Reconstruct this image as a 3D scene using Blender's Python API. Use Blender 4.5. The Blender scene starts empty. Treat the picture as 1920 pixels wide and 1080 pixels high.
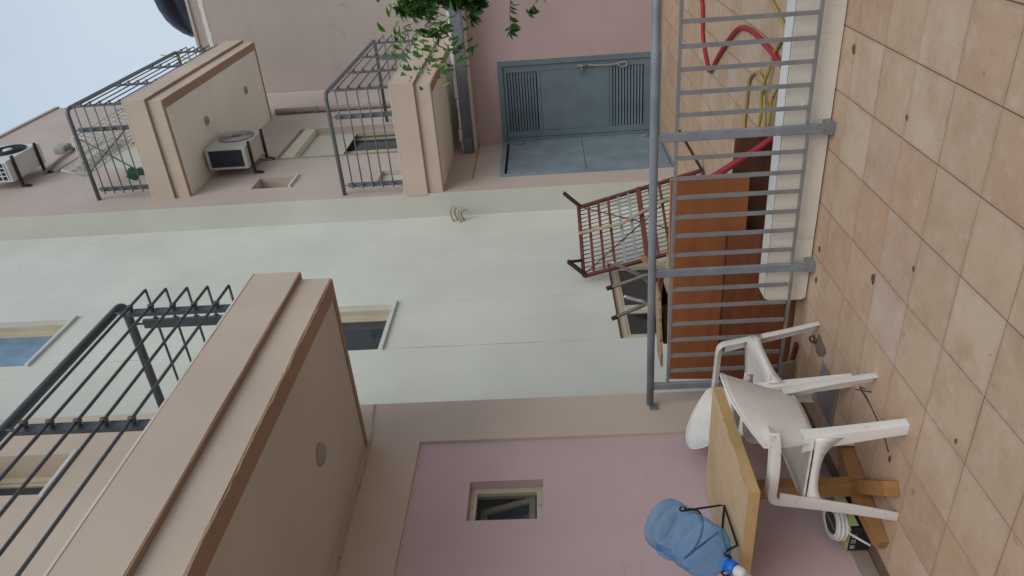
import bpy, bmesh, math, random
from mathutils import Vector, Matrix
random.seed(11)
R = math.radians
S = bpy.context.scene
COL = S.collection

# ------------------------------------------------------------------ camera, sky, sun, exposure
cam_d = bpy.data.cameras.new('camera')
cam = bpy.data.objects.new('camera', cam_d); COL.objects.link(cam)
S.camera = cam
yaw, pit, rol = R(-29.4725), R(3.40587), R(-2.84125)
fw = Vector((math.sin(yaw)*math.cos(pit), math.cos(yaw)*math.cos(pit), math.sin(pit)))
rt = Vector((math.cos(yaw), -math.sin(yaw), 0)); up = rt.cross(fw)
r2 = rt*math.cos(rol) + up*math.sin(rol)
u2 = -rt*math.sin(rol) + up*math.cos(rol)
# the phone was held on its side: picture right is world down
m = Matrix((( -u2.x, r2.x, -fw.x, 0), (-u2.y, r2.y, -fw.y, 0), (-u2.z, r2.z, -fw.z, 1.57), (0, 0, 0, 1)))
cam.matrix_world = m
cam_d.sensor_width = 36; cam_d.lens = 36*1397.66/1920
cam_d.clip_start = .05; cam_d.clip_end = 500

SUN_EL, SUN_AZ = R(43), R(133)       # azimuth measured from +Y towards +X
w = bpy.data.worlds.new('World'); S.world = w; w.use_nodes = True
nt = w.node_tree; nt.nodes.clear()
out = nt.nodes.new('ShaderNodeOutputWorld'); bg = nt.nodes.new('ShaderNodeBackground')
sky = nt.nodes.new('ShaderNodeTexSky'); sky.sky_type = 'NISHITA'; sky.sun_disc = False
sky.sun_elevation = SUN_EL; sky.sun_rotation = SUN_AZ
sky.air_density = 1.0; sky.dust_density = 4.0; sky.ozone_density = 1.0
hs = nt.nodes.new('ShaderNodeHueSaturation'); hs.inputs['Saturation'].default_value = .42
nt.links.new(sky.outputs[0], hs.inputs['Color'])
# thin even cloud over the clear sky, with a faint large-scale variation
tcw = nt.nodes.new('ShaderNodeTexCoord'); nz = nt.nodes.new('ShaderNodeTexNoise'); nz.inputs['Scale'].default_value = 1.6; nz.inputs['Detail'].default_value = 4
nt.links.new(tcw.outputs['Generated'], nz.inputs['Vector'])
cr = nt.nodes.new('ShaderNodeValToRGB'); cr.color_ramp.elements[0].position = .3; cr.color_ramp.elements[1].position = .7
cr.color_ramp.elements[0].color = (5.2, 7.1, 9.2, 1); cr.color_ramp.elements[1].color = (7.8, 9.1, 10.5, 1)
nt.links.new(nz.outputs['Fac'], cr.inputs[0])
mxw = nt.nodes.new('ShaderNodeMix'); mxw.data_type = 'RGBA'; mxw.inputs[0].default_value = .8
nt.links.new(hs.outputs[0], mxw.inputs[6]); nt.links.new(cr.outputs[0], mxw.inputs[7]); nt.links.new(mxw.outputs[2], bg.inputs[0])
bg.inputs[1].default_value = .1
nt.links.new(bg.outputs[0], out.inputs[0])
sl = bpy.data.lights.new('sun', 'SUN'); sl.energy = 1.5; sl.angle = R(45); sl.color = (1, .935, .83)
so = bpy.data.objects.new('sun', sl); COL.objects.link(so)
sd = Vector((math.sin(SUN_AZ)*math.cos(SUN_EL), math.cos(SUN_AZ)*math.cos(SUN_EL), math.sin(SUN_EL)))
so.rotation_euler = sd.to_track_quat('Z', 'Y').to_euler()
S.view_settings.view_transform = 'Standard'; S.view_settings.look = 'None'
S.view_settings.gamma = 1; S.view_settings.use_curve_mapping = False
S.view_settings.exposure = -.2
S.render.engine = 'CYCLES'
S.cycles.max_bounces = 8; S.cycles.diffuse_bounces = 5; S.cycles.transparent_max_bounces = 16

# ------------------------------------------------------------------ materials
def newmat(name):
    mt = bpy.data.materials.new(name); mt.use_nodes = True
    n = mt.node_tree; b = n.nodes['Principled BSDF']
    return mt, n, b
def N(n, t, **kw):
    x = n.nodes.new(t)
    for k, v in kw.items():
        if k.startswith('i_'): x.inputs[k[2:].replace('_', ' ')].default_value = v
        else: setattr(x, k, v)
    return x
def ramp(n, stops):
    r = n.nodes.new('ShaderNodeValToRGB')
    e = r.color_ramp.elements
    while len(e) < len(stops): e.new(.5)
    for el, (p, c) in zip(e, stops):
        el.position = p; el.color = (*c, 1) if len(c) == 3 else c
    return r
def mixc(n, a, b, fac, mode='MIX'):
    mx = n.nodes.new('ShaderNodeMix'); mx.data_type = 'RGBA'; mx.blend_type = mode
    def put(s, v):
        if isinstance(v, tuple): s.default_value = (*v, 1) if len(v) == 3 else v
        elif isinstance(v, (int, float)): s.default_value = v
        else: n.links.new(v, s)
    put(mx.inputs[0], fac); put(mx.inputs[6], a); put(mx.inputs[7], b)
    return mx.outputs[2]
def coords(n, scale=(1, 1, 1), rnd=False):
    tc = n.nodes.new('ShaderNodeTexCoord'); mp = n.nodes.new('ShaderNodeMapping')
    mp.inputs['Scale'].default_value = scale
    n.links.new(tc.outputs['Object'], mp.inputs['Vector'])
    if rnd:
        oi = n.nodes.new('ShaderNodeObjectInfo')
        ml = n.nodes.new('ShaderNodeMath'); ml.operation = 'MULTIPLY'; ml.inputs[1].default_value = 37.0
        n.links.new(oi.outputs['Random'], ml.inputs[0]); n.links.new(ml.outputs[0], mp.inputs['Location'])
    return mp.outputs[0]
def noise(n, vec, scale, detail=5, rough=.6):
    t = n.nodes.new('ShaderNodeTexNoise'); t.inputs['Scale'].default_value = scale
    t.inputs['Detail'].default_value = detail; t.inputs['Roughness'].default_value = rough
    n.links.new(vec, t.inputs['Vector']); return t.outputs['Fac']
def mr(n, v, a, b, c=0., d=1.):
    x = n.nodes.new('ShaderNodeMapRange'); x.inputs[1].default_value = a; x.inputs[2].default_value = b
    x.inputs[3].default_value = c; x.inputs[4].default_value = d; n.links.new(v, x.inputs[0]); return x.outputs[0]
def mul(n, a, k):
    x = n.nodes.new('ShaderNodeMath'); x.operation = 'MULTIPLY'
    n.links.new(a, x.inputs[0])
    if isinstance(k, (int, float)): x.inputs[1].default_value = k
    else: n.links.new(k, x.inputs[1])
    return x.outputs[0]
def bump(n, b, h, st, dist=.01):
    x = n.nodes.new('ShaderNodeBump'); x.inputs['Strength'].default_value = st; x.inputs['Distance'].default_value = dist
    n.links.new(h, x.inputs['Height']); n.links.new(x.outputs[0], b.inputs['Normal'])
def dk(c, k): return tuple(v*k for v in c)

def plaster(name, c, stain=(.30, .24, .19), amt=.22, rough=.85, streak=.5, bst=.25, bands=False, cracks=(), hair=.12):
    mt, n, b = newmat(name)
    v = coords(n)
    big = noise(n, v, .9, 4, .55); mid = noise(n, v, 5, 6, .6)
    c1 = mixc(n, dk(c, .90), dk(c, 1.06), mr(n, big, .3, .7))
    c2 = mixc(n, c1, dk(c, .93), mul(n, mr(n, mid, .5, .8), .5))
    vs = coords(n, (5, 5, .35)); st = noise(n, vs, 2.2, 5, .65)
    c3 = mixc(n, c2, stain, mul(n, mr(n, st, .58, .85), amt*streak))
    sp = noise(n, v, 38, 2, .5)
    c4 = mixc(n, c3, stain, mul(n, mr(n, sp, .72, .8), amt))
    if bands:
        vb = coords(n, (.4, .4, 9)); nb = noise(n, vb, 1.4, 3, .5)
        c4 = mixc(n, c4, dk(c, .86), mul(n, mr(n, nb, .52, .75), .45))
    if hair:                                    # fine map cracking, broken up
        vo = n.nodes.new('ShaderNodeTexVoronoi'); vo.feature = 'DISTANCE_TO_EDGE'; vo.inputs['Scale'].default_value = .55
        dn = n.nodes.new('ShaderNodeTexNoise'); dn.inputs['Scale'].default_value = 2.5; dn.inputs['Detail'].default_value = 6
        n.links.new(v, dn.inputs['Vector'])
        va = n.nodes.new('ShaderNodeVectorMath'); va.operation = 'MULTIPLY_ADD'; va.inputs[1].default_value = (.5, .5, .5)
        n.links.new(dn.outputs['Color'], va.inputs[0]); n.links.new(v, va.inputs[2]); n.links.new(va.outputs[0], vo.inputs['Vector'])
        msk = mr(n, noise(n, v, .7, 2), .56, .66)
        c4 = mixc(n, c4, dk(c, .45), mul(n, mul(n, mr(n, vo.outputs['Distance'], .006, .001), msk), hair))
    for (yy, zlo, zhi, a) in cracks:            # hairline joints of the masonry infill
        tc = n.nodes.new('ShaderNodeTexCoord'); sx = n.nodes.new('ShaderNodeSeparateXYZ')
        n.links.new(tc.outputs['Object'], sx.inputs[0])
        wob = n.nodes.new('ShaderNodeMath'); wob.operation = 'MULTIPLY_ADD'; wob.inputs[1].default_value = .05; 
        nz = noise(n, v, 3.0, 4, .7); n.links.new(nz, wob.inputs[0]); n.links.new(sx.outputs[1], wob.inputs[2])
        cm = n.nodes.new('ShaderNodeMath'); cm.operation = 'COMPARE'; cm.inputs[1].default_value = yy + .025; cm.inputs[2].default_value = .006
        n.links.new(wob.outputs[0], cm.inputs[0])
        g1 = mr(n, sx.outputs[2], zlo, zlo+.05); g2 = mr(n, sx.outputs[2], zhi, zhi-.4)
        gap = mr(n, noise(n, v, 2.3, 2), .35, .6)
        f = mul(n, mul(n, mul(n, cm.outputs[0], g1), g2), mul(n, gap, a))
        c4 = mixc(n, c4, dk(c, .5), f)
    n.links.new(c4, b.inputs['Base Color']); b.inputs['Roughness'].default_value = rough
    b.inputs['Specular IOR Level'].default_value = .25
    h = noise(n, v, 130, 4, .7); bump(n, b, h, bst, .004)
    return mt
def paint(name, c, rough=.45, var=.12, dirt=(.16, .12, .09), damt=.25, metal=0., sc=6, bst=.08, rnd=False, spec=.4):
    mt, n, b = newmat(name)
    v = coords(n, rnd=rnd); a = noise(n, v, sc, 5, .6); s = noise(n, v, sc*6, 4, .6)
    c1 = mixc(n, dk(c, 1-var), dk(c, 1+var), mr(n, a, .3, .7))
    c2 = mixc(n, c1, dirt, mul(n, mr(n, s, .58, .8), damt))
    n.links.new(c2, b.inputs['Base Color']); b.inputs['Metallic'].default_value = metal
    n.links.new(mr(n, a, .3, .7, rough*.85, min(1, rough*1.2)), b.inputs['Roughness'])
    b.inputs['Specular IOR Level'].default_value = spec
    bump(n, b, s, bst, .003)
    return mt
def wood(name, c, dark, axis=0, rough=.5, sc=1., wear=None):
    mt, n, b = newmat(name)
    s = [14*sc]*3; s[axis] = 1.1*sc
    v = coords(n, tuple(s), rnd=True); g = noise(n, v, 2.2, 7, .65)
    v2 = coords(n, rnd=True); bl = noise(n, v2, 3.5, 4, .6); fine = noise(n, v2, 26, 4, .7)
    c1 = mixc(n, dark, c, mr(n, g, .28, .7))
    c2 = mixc(n, c1, dk(c, .62), mul(n, mr(n, bl, .5, .75), .5))
    c3 = mixc(n, c2, wear or dk(dark, .5), mul(n, mr(n, fine, .64, .78), .45))
    n.links.new(c3, b.inputs['Base Color'])
    n.links.new(mr(n, bl, .3, .7, rough*.8, rough*1.3), b.inputs['Roughness'])
    b.inputs['Specular IOR Level'].default_value = .35
    bump(n, b, g, .12, .003)
    return mt

M = {}
PINKBEIGE = (.555, .455, .375)
M['beige'] = plaster('beige_plaster', PINKBEIGE, amt=.32, streak=.8)
M['beige_far'] = plaster('beige_plaster_far', (.51, .43, .385), amt=.2)
M['rear'] = plaster('rear_plaster', (.44, .38, .345), amt=.35, bands=True, hair=.6)
M['white'] = plaster('white_plaster', (.645, .667, .605), stain=(.36, .36, .31), amt=.16, streak=.6, hair=.25,
                     cracks=((-.75, .9, 3.25, .8), (.07, 1.2, 3.25, .4), (-.75, 3.9, 6.7, .5)))
M['cream'] = plaster('cream_return', (.55, .555, .50), stain=(.3, .3, .24), amt=.12)
M['pink'] = plaster('pink_plaster', (.55, .40, .405), stain=(.3, .2, .19), amt=.2)
M['pink2'] = plaster('pink_plaster_room', (.47, .35, .345), stain=(.3, .2, .18), amt=.2)
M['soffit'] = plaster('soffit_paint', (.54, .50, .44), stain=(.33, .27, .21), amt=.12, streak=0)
M['soffit_bright'] = plaster('soffit_paint_brightened', (.80, .77, .71), stain=(.45, .4, .34), amt=.12, streak=0)  # near soffit paint lightened, so the far undersides look better lit
M['rim'] = plaster('raw_drip_edge', (.36, .25, .175), stain=(.16, .09, .05), amt=.6, bst=.9)
M['reveal'] = plaster('reveal_plaster', (.46, .385, .325), amt=.2)
M['cap'] = paint('white_cap', (.62, .58, .54), .7, .08)
M['rail'] = paint('dark_grey_metal', (.075, .085, .098), .42, .15, dirt=(.12, .09, .07), damt=.25, metal=.25)
M['rail_far'] = paint('mid_grey_metal', (.15, .16, .175), .45, .15, metal=.25)
M['galv'] = paint('galvanised_grey_paint', (.235, .265, .30), .42, .16, dirt=(.2, .15, .1), damt=.3, metal=.25)
M['beam'] = paint('grey_channel_paint', (.165, .185, .205), .5, .2, dirt=(.3, .28, .25), damt=.4, sc=4)
M['galv2'] = paint('galvanised_flat_bar', (.225, .23, .24), .45, .18, dirt=(.16, .11, .08), damt=.35, metal=.2)
M['door'] = paint('blue_grey_door_paint', (.135, .185, .215), .48, .13, dirt=(.16, .15, .13), damt=.3, sc=3)
M['door2'] = paint('weathered_blue_door', (.20, .26, .31), .5, .16, dirt=(.26, .27, .26), damt=.45, sc=3)
M['black'] = paint('black_void', (.012, .012, .013), .6, .2)
M['frame'] = paint('cream_aluminium', (.53, .475, .36), .4, .08, damt=.12)
M['shutter'] = paint('cream_shutter', (.60, .575, .48), .45, .06, damt=.12)
M['whiteplastic'] = paint('white_plastic', (.66, .635, .60), .38, .07, dirt=(.36, .27, .20), damt=.42, sc=5, bst=.03, spec=.5)
M['acw'] = paint('ac_casing', (.50, .48, .44), .5, .08, dirt=(.2, .15, .1), damt=.35)
M['acblue'] = paint('ac_casing_white', (.60, .62, .63), .45, .06, damt=.15)
M['fanshade'] = paint('fan_shroud', (.09, .085, .08), .6, .3)
M['coil'] = paint('ac_coil', (.014, .018, .03), .45, .3)
M['rustdark'] = paint('rusty_dark', (.05, .03, .024), .7, .4, dirt=(.16, .06, .03), damt=.6)
M['rust'] = paint('red_brown_bed_paint', (.12, .032, .024), .6, .3, dirt=(.06, .03, .02), damt=.6, sc=9)
M['wire'] = paint('bed_wire', (.035, .02, .018), .6, .3)
M['paleslat'] = paint('pale_blue_slat', (.22, .27, .30), .6, .2)
M['chrome'] = paint('dull_chrome', (.45, .43, .40), .3, .2, dirt=(.15, .1, .07), damt=.5, metal=.7)
M['tubegrey'] = paint('grey_tube', (.16, .15, .14), .5, .2, dirt=(.12, .07, .04), damt=.4, metal=.3)
M['orange_board'] = wood('orange_brown_board', (.335, .12, .045), (.26, .085, .03), 0, .45, .5)
M['brown_board'] = wood('brown_board', (.23, .08, .033), (.16, .052, .022), 0, .5, .6)
M['dark_board'] = wood('dark_brown_board', (.14, .055, .026), (.085, .034, .017), 0, .55, .7)
M['edge_board'] = paint('pale_board_edge', (.45, .36, .25), .7, .15)
M['ply'] = wood('plywood', (.42, .30, .17), (.30, .19, .10), 0, .6, 1.)
M['pine'] = wood('table_oak_veneer', (.58, .425, .255), (.52, .37, .21), 1, .42, .8)
M['pine_edge'] = wood('table_edge_band', (.52, .34, .16), (.46, .29, .125), 1, .42, .8)
M['pine_leg'] = wood('table_leg_wood', (.36, .19, .075), (.27, .13, .045), 2, .42, .8)
M['hose_red'] = paint('red_hose', (.33, .02, .032), .5, .2, dirt=(.25, .12, .1), damt=.4)
M['hose_yel'] = paint('olive_yellow_hose', (.34, .27, .075), .5, .2, dirt=(.15, .1, .05), damt=.4)
M['curb'] = plaster('curb_paint', (.72, .665, .575), stain=(.25, .18, .12), amt=.5, streak=.8)
M['curbtop'] = plaster('curb_top_white', (.80, .80, .78), stain=(.4, .36, .3), amt=.5)
M['skirt'] = paint('skirting_tile', (.30, .24, .20), .6, .15, damt=.3)
M['concrete'] = plaster('grey_mortar', (.19, .175, .165), stain=(.1, .09, .08), amt=.4)
M['darkmortar'] = plaster('dirty_mortar', (.15, .125, .11), stain=(.06, .05, .045), amt=.7)
M['grout'] = plaster('grout', (.16, .115, .085), stain=(.05, .04, .03), amt=.6)
M['grate'] = paint('grate_metal', (.30, .29, .28), .45, .2, metal=.4)
M['cable'] = paint('cable_jacket', (.42, .37, .30), .6, .2)
M['cabledark'] = paint('dark_cable', (.06, .045, .035), .6, .3)
M['pipe'] = paint('drain_pipe', (.40, .32, .28), .6, .12)
M['green'] = paint('dark_green_plastic', (.01, .09, .045), .4, .2)
M['lime'] = paint('lime_plastic', (.22, .60, .06), .4, .1)
M['tank'] = paint('black_tank', (.010, .014, .028), .45, .3, dirt=(.03, .04, .07), damt=.4, bst=.3)
M['bark'] = paint('bark', (.13, .085, .055), .85, .3, dirt=(.04, .03, .02), damt=.6, sc=20, bst=.8)
M['card_green'] = paint('pale_green_print', (.42, .50, .22), .6, .06)
M['card_black'] = paint('black_print', (.014, .016, .02), .45, .1)
M['label'] = paint('brown_label', (.045, .035, .032), .5, .1)
M['ink'] = paint('pale_print', (.55, .54, .52), .6, .1)
M['oldlath'] = wood('weathered_lath', (.40, .32, .23), (.27, .20, .13), 2, .7, 1.)
M['cardboard'] = paint('cardboard', (.40, .28, .16), .8, .12)
M['blackwire'] = paint('black_bent_wire', (.018, .016, .016), .35, .2, metal=.3)
M['bluecap'] = paint('blue_cap', (.005, .13, .55), .3, .06, damt=.05)
M['whitetap'] = paint('white_tap', (.62, .62, .60), .4, .05)
M['lampgrey'] = paint('grey_lamp', (.32, .31, .29), .5, .1)
M['soil'] = plaster('soil', (.06, .045, .03), stain=(.02, .015, .01), amt=.8, bst=1)
M['leafdry'] = paint('dry_leaf', (.15, .07, .035), .7, .3, rnd=True)
M['rubble'] = plaster('chalky_mortar', (.72, .70, .66), stain=(.3, .28, .25), amt=.6, bst=1)

# floor tile: colour varies from tile to tile, blotches, specks
mt, n, b = newmat('terracotta_beige_tile')
oi = n.nodes.new('ShaderNodeObjectInfo')
v = coords(n, rnd=True)
base = ramp(n, [(0, (.45, .315, .22)), (.28, (.51, .375, .27)), (.5, (.475, .32, .21)), (.72, (.555, .43, .325)), (.86, (.47, .295, .185)), (1, (.52, .405, .335))])
n.links.new(oi.outputs['Random'], base.inputs[0])
bl = noise(n, v, 4.5, 5, .6); c1 = mixc(n, base.outputs[0], (.40, .255, .16), mul(n, mr(n, bl, .42, .72), .7))
b2 = noise(n, v, 11, 4, .6); c1 = mixc(n, c1, (.60, .51, .43), mul(n, mr(n, b2, .52, .78), .4))
sp = noise(n, v, 46, 3, .55); c2 = mixc(n, c1, (.13, .085, .06), mul(n, mr(n, sp, .69, .78), .55))
sc_ = noise(n, v, 19, 3, .5); c2 = mixc(n, c2, (.22, .13, .085), mul(n, mr(n, sc_, .68, .76), .5))
tcx = n.nodes.new('ShaderNodeTexCoord'); vec = tcx.outputs['Object']
sxz = n.nodes.new('ShaderNodeSeparateXYZ'); n.links.new(vec, sxz.inputs[0])
def edge(o):
    a = n.nodes.new('ShaderNodeMath'); a.operation = 'ABSOLUTE'; n.links.new(o, a.inputs[0]); return mr(n, a.outputs[0], .145, .166)
mxm = n.nodes.new('ShaderNodeMath'); mxm.operation = 'MAXIMUM'
n.links.new(edge(sxz.outputs[0]), mxm.inputs[0]); n.links.new(edge(sxz.outputs[1]), mxm.inputs[1])
c3 = mixc(n, c2, (.25, .17, .12), mul(n, mul(n, mxm.outputs[0], bl), .55))
n.links.new(c3, b.inputs['Base Color'])
n.links.new(mr(n, bl, .3, .7, .42, .68), b.inputs['Roughness']); b.inputs['Specular IOR Level'].default_value = .35
bump(n, b, noise(n, v, 60, 4, .6), .12, .003)
M['tile'] = mt

# leaves
mt, n, b = newmat('leaf_green')
oi = n.nodes.new('ShaderNodeObjectInfo')
rp = ramp(n, [(0, (.03, .095, .012)), (.45, (.05, .15, .018)), (.8, (.09, .21, .025)), (1, (.16, .26, .05))])
v = coords(n, rnd=True); nn = noise(n, v, 9, 3)
ad = n.nodes.new('ShaderNodeMath'); ad.operation = 'MULTIPLY_ADD'; ad.inputs[1].default_value = .5; n.links.new(nn, ad.inputs[0])
sb = n.nodes.new('ShaderNodeMath'); sb.operation = 'SUBTRACT'; sb.inputs[1].default_value = .2; n.links.new(oi.outputs['Random'], sb.inputs[0])
n.links.new(sb.outputs[0], ad.inputs[2]); n.links.new(ad.outputs[0], rp.inputs[0])
n.links.new(rp.outputs[0], b.inputs['Base Color']); b.inputs['Roughness'].default_value = .42
tr = n.nodes.new('ShaderNodeBsdfTranslucent'); n.links.new(rp.outputs[0], tr.inputs[0])
ms = n.nodes.new('ShaderNodeMixShader'); ms.inputs[0].default_value = .3
n.links.new(b.outputs[0], ms.inputs[1]); n.links.new(tr.outputs[0], ms.inputs[2])
n.links.new(ms.outputs[0], n.nodes['Material Output'].inputs[0])
M['leaf'] = mt

# window glass (opaque: dark rooms painted into the colour, sky reflected)
def glass(name, c, rough=.04):
    mt, n, b = newmat(name)
    v = coords(n); a = noise(n, v, 1.6, 3)
    n.links.new(mixc(n, dk(c, .6), dk(c, 1.3), mr(n, a, .35, .65)), b.inputs['Base Color'])
    b.inputs['Roughness'].default_value = rough; b.inputs['Specular IOR Level'].default_value = .8
    n.links.new(mr(n, noise(n, v, 14, 4), .4, .8, rough, rough+.14), b.inputs['Roughness'])
    return mt
M['glass'] = glass('dark_glass', (.022, .034, .042))
M['glass_sky'] = glass('sky_painted_glass', (.13, .24, .36), .08)  # reflection of the blue sky painted into the pane colour
M['glass_teal'] = glass('teal_glass', (.028, .06, .072))
# thin blue polycarbonate
mt, n, b = newmat('blue_polycarbonate')
tb = n.nodes.new('ShaderNodeBsdfTransparent'); tb.inputs[0].default_value = (.66, .86, 1.0, 1)
v = coords(n); a = noise(n, v, 8, 3)
lw = n.nodes.new('ShaderNodeLayerWeight'); lw.inputs[0].default_value = .3
n.links.new(mixc(n, mixc(n, (.12, .34, .62), (.34, .58, .82), mr(n, a, .35, .65)), (.015, .06, .15), mr(n, lw.outputs['Facing'], .35, .95)), b.inputs['Base Color'])
b.inputs['Roughness'].default_value = .09; b.inputs['Specular IOR Level'].default_value = .9
ms = n.nodes.new('ShaderNodeMixShader'); n.links.new(mr(n, lw.outputs['Facing'], 0, 1, .05, .85), ms.inputs[0])
n.links.new(tb.outputs[0], ms.inputs[1]); n.links.new(b.outputs[0], ms.inputs[2])
n.links.new(ms.outputs[0], n.nodes['Material Output'].inputs[0])
M['jug'] = mt
mt, n, b = newmat('fly_screen')
b.inputs['Base Color'].default_value = (.03, .035, .04, 1); b.inputs['Roughness'].default_value = .25
tb = n.nodes.new('ShaderNodeBsdfTransparent'); ms = n.nodes.new('ShaderNodeMixShader'); ms.inputs[0].default_value = .22
n.links.new(tb.outputs[0], ms.inputs[1]); n.links.new(b.outputs[0], ms.inputs[2]); n.links.new(ms.outputs[0], n.nodes['Material Output'].inputs[0])
M['screen'] = mt

# ------------------------------------------------------------------ mesh builder
class MB:
    def __init__(s): s.v = []; s.f = []; s.mi = []; s.cur = 0; s.sm = []
    def face(s, idx, smooth=False): s.f.append(tuple(idx)); s.mi.append(s.cur); s.sm.append(smooth)
    def add(s, vs, fs, smooth=False):
        o = len(s.v); s.v += [tuple(x) for x in vs]
        for f in fs: s.face([i+o for i in f], smooth)
        return s
    def box(s, x0, x1, y0, y1, z0, z1, bev=0., rot=None, piv=None):
        if x0 > x1: x0, x1 = x1, x0
        if y0 > y1: y0, y1 = y1, y0
        if z0 > z1: z0, z1 = z1, z0
        if bev <= 0:
            vs = [(x, y, z) for x in (x0, x1) for y in (y0, y1) for z in (z0, z1)]
            fs = [(0,1,3,2),(4,6,7,5),(0,4,5,1),(2,3,7,6),(0,2,6,4),(1,5,7,3)]
        else:
            bm = bmesh.new(); bmesh.ops.create_cube(bm, size=1)
            for q in bm.verts:
                q.co = Vector(((x0+x1)/2+q.co.x*(x1-x0), (y0+y1)/2+q.co.y*(y1-y0), (z0+z1)/2+q.co.z*(z1-z0)))
            bmesh.ops.bevel(bm, geom=bm.edges[:], offset=bev, segments=1 if bev < .006 else 2, affect='EDGES', profile=.6)
            bm.verts.index_update()
            vs = [q.co.copy() for q in bm.verts]; fs = [[q.index for q in f.verts] for f in bm.faces]; bm.free()
        if rot is not None:
            p = Vector(piv) if piv is not None else Vector(((x0+x1)/2, (y0+y1)/2, (z0+z1)/2))
            vs = [p + rot @ (Vector(q)-p) for q in vs]
        return s.add(vs, fs)
    def quad(s, a, b, c, d): return s.add([a, b, c, d], [(0, 1, 2, 3)])
    def tube(s, pts, r, seg=8, cap=True, smooth=True, flat=None, upv=None):
        # flat=(w,h): rectangular section instead of a round one
        P = [Vector(p) for p in pts]; nP = len(P); o = len(s.v)
        k = 4 if flat else seg
        prev = None
        for i, p in enumerate(P):
            t = (P[min(i+1, nP-1)] - P[max(i-1, 0)]).normalized()
            if prev is None:
                a = Vector(upv) if upv else (Vector((0, 0, 1)) if abs(t.z) < .9 else Vector((1, 0, 0)))
            else: a = prev
            nrm = (a - t*a.dot(t)).normalized(); prev = nrm; bn = t.cross(nrm)
            rr = r[i] if isinstance(r, (list, tuple)) else r
            if flat:
                wd, ht = flat
                for (sx, sy) in ((-1,-1),(1,-1),(1,1),(-1,1)): s.v.append(tuple(p + bn*sx*wd/2 + nrm*sy*ht/2))
            else:
                for j in range(k):
                    an = 2*math.pi*j/k; s.v.append(tuple(p + nrm*math.cos(an)*rr + bn*math.sin(an)*rr))
        for i in range(nP-1):
            for j in range(k):
                s.face((o+i*k+j, o+i*k+(j+1) % k, o+(i+1)*k+(j+1) % k, o+(i+1)*k+j), smooth and not flat)
        if cap:
            s.face([o+j for j in range(k)][::-1]); s.face([o+(nP-1)*k+j for j in range(k)])
        return s
    def lathe(s, prof, seg=32, mat=None, fn=None, cap=True):
        o = len(s.v); mat = mat or Matrix.Identity(4)
        for (r, z) in prof:
            for j in range(seg):
                a = 2*math.pi*j/seg; rr = r if fn is None else fn(r, z, a)
                s.v.append(tuple(mat @ Vector((rr*math.cos(a), rr*math.sin(a), z))))
        for i in range(len(prof)-1):
            for j in range(seg):
                s.face((o+i*seg+j, o+i*seg+(j+1) % seg, o+(i+1)*seg+(j+1) % seg, o+(i+1)*seg+j), True)
        if cap:
            s.face([o+j for j in range(seg)][::-1]); s.face([o+(len(prof)-1)*seg+j for j in range(seg)])
        return s
    def strip(s, rows, thick, smooth=True):
        # rows of points (grid) -> sheet with thickness given along the grid normal
        nr, nc = len(rows), len(rows[0]); G = [[Vector(p) for p in r] for r in rows]
        top, bot = [], []
        for i in range(nr):
            for j in range(nc):
                du = G[min(i+1, nr-1)][j]-G[max(i-1, 0)][j]; dv = G[i][min(j+1, nc-1)]-G[i][max(j-1, 0)]
                nn = du.cross(dv)
                nn = nn.normalized() if nn.length > 1e-9 else Vector((0, 0, 1))
                top.append(G[i][j]+nn*thick/2); bot.append(G[i][j]-nn*thick/2)
        o = len(s.v); s.v += [tuple(p) for p in top+bot]; K = nr*nc
        for i in range(nr-1):
            for j in range(nc-1):
                a, b_, c, d = i*nc+j, (i+1)*nc+j, (i+1)*nc+j+1, i*nc+j+1
                s.face((o+a, o+b_, o+c, o+d), smooth); s.face((o+K+a, o+K+d, o+K+c, o+K+b_), smooth)
        ring = [(0, j) for j in range(nc)] + [(i, nc-1) for i in range(1, nr)] + [(nr-1, j) for j in range(nc-2, -1, -1)] + [(i, 0) for i in range(nr-2, 0, -1)]
        ids = [i*nc+j for i, j in ring]
        for k in range(len(ids)):
            a, b_ = ids[k], ids[(k+1) % len(ids)]; s.face((o+a, o+b_, o+K+b_, o+K+a), False)
        return s
    def build(s, name, mats, parent=None, origin=None):
        if not isinstance(mats, (list, tuple)): mats = [mats]
        me = bpy.data.meshes.new(name)
        off = Vector((0, 0, 0))
        if parent is not None:
            p = parent
            while p is not None: off += p.location; p = p.parent
        elif origin is not None: off = Vector(origin)
        me.from_pydata([tuple(Vector(q)-off) for q in s.v], [], s.f)
        for m_ in mats: me.materials.append(m_)
        me.polygons.foreach_set('material_index', s.mi); me.polygons.foreach_set('use_smooth', s.sm)
        bm = bmesh.new(); bm.from_mesh(me); bmesh.ops.recalc_face_normals(bm, faces=bm.faces[:]); bm.to_mesh(me); bm.free()
        me.update()
        o = bpy.data.objects.new(name, me); COL.objects.link(o)
        if parent is not None: o.parent = parent
        elif origin is not None: o.location = origin
        return o

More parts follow.
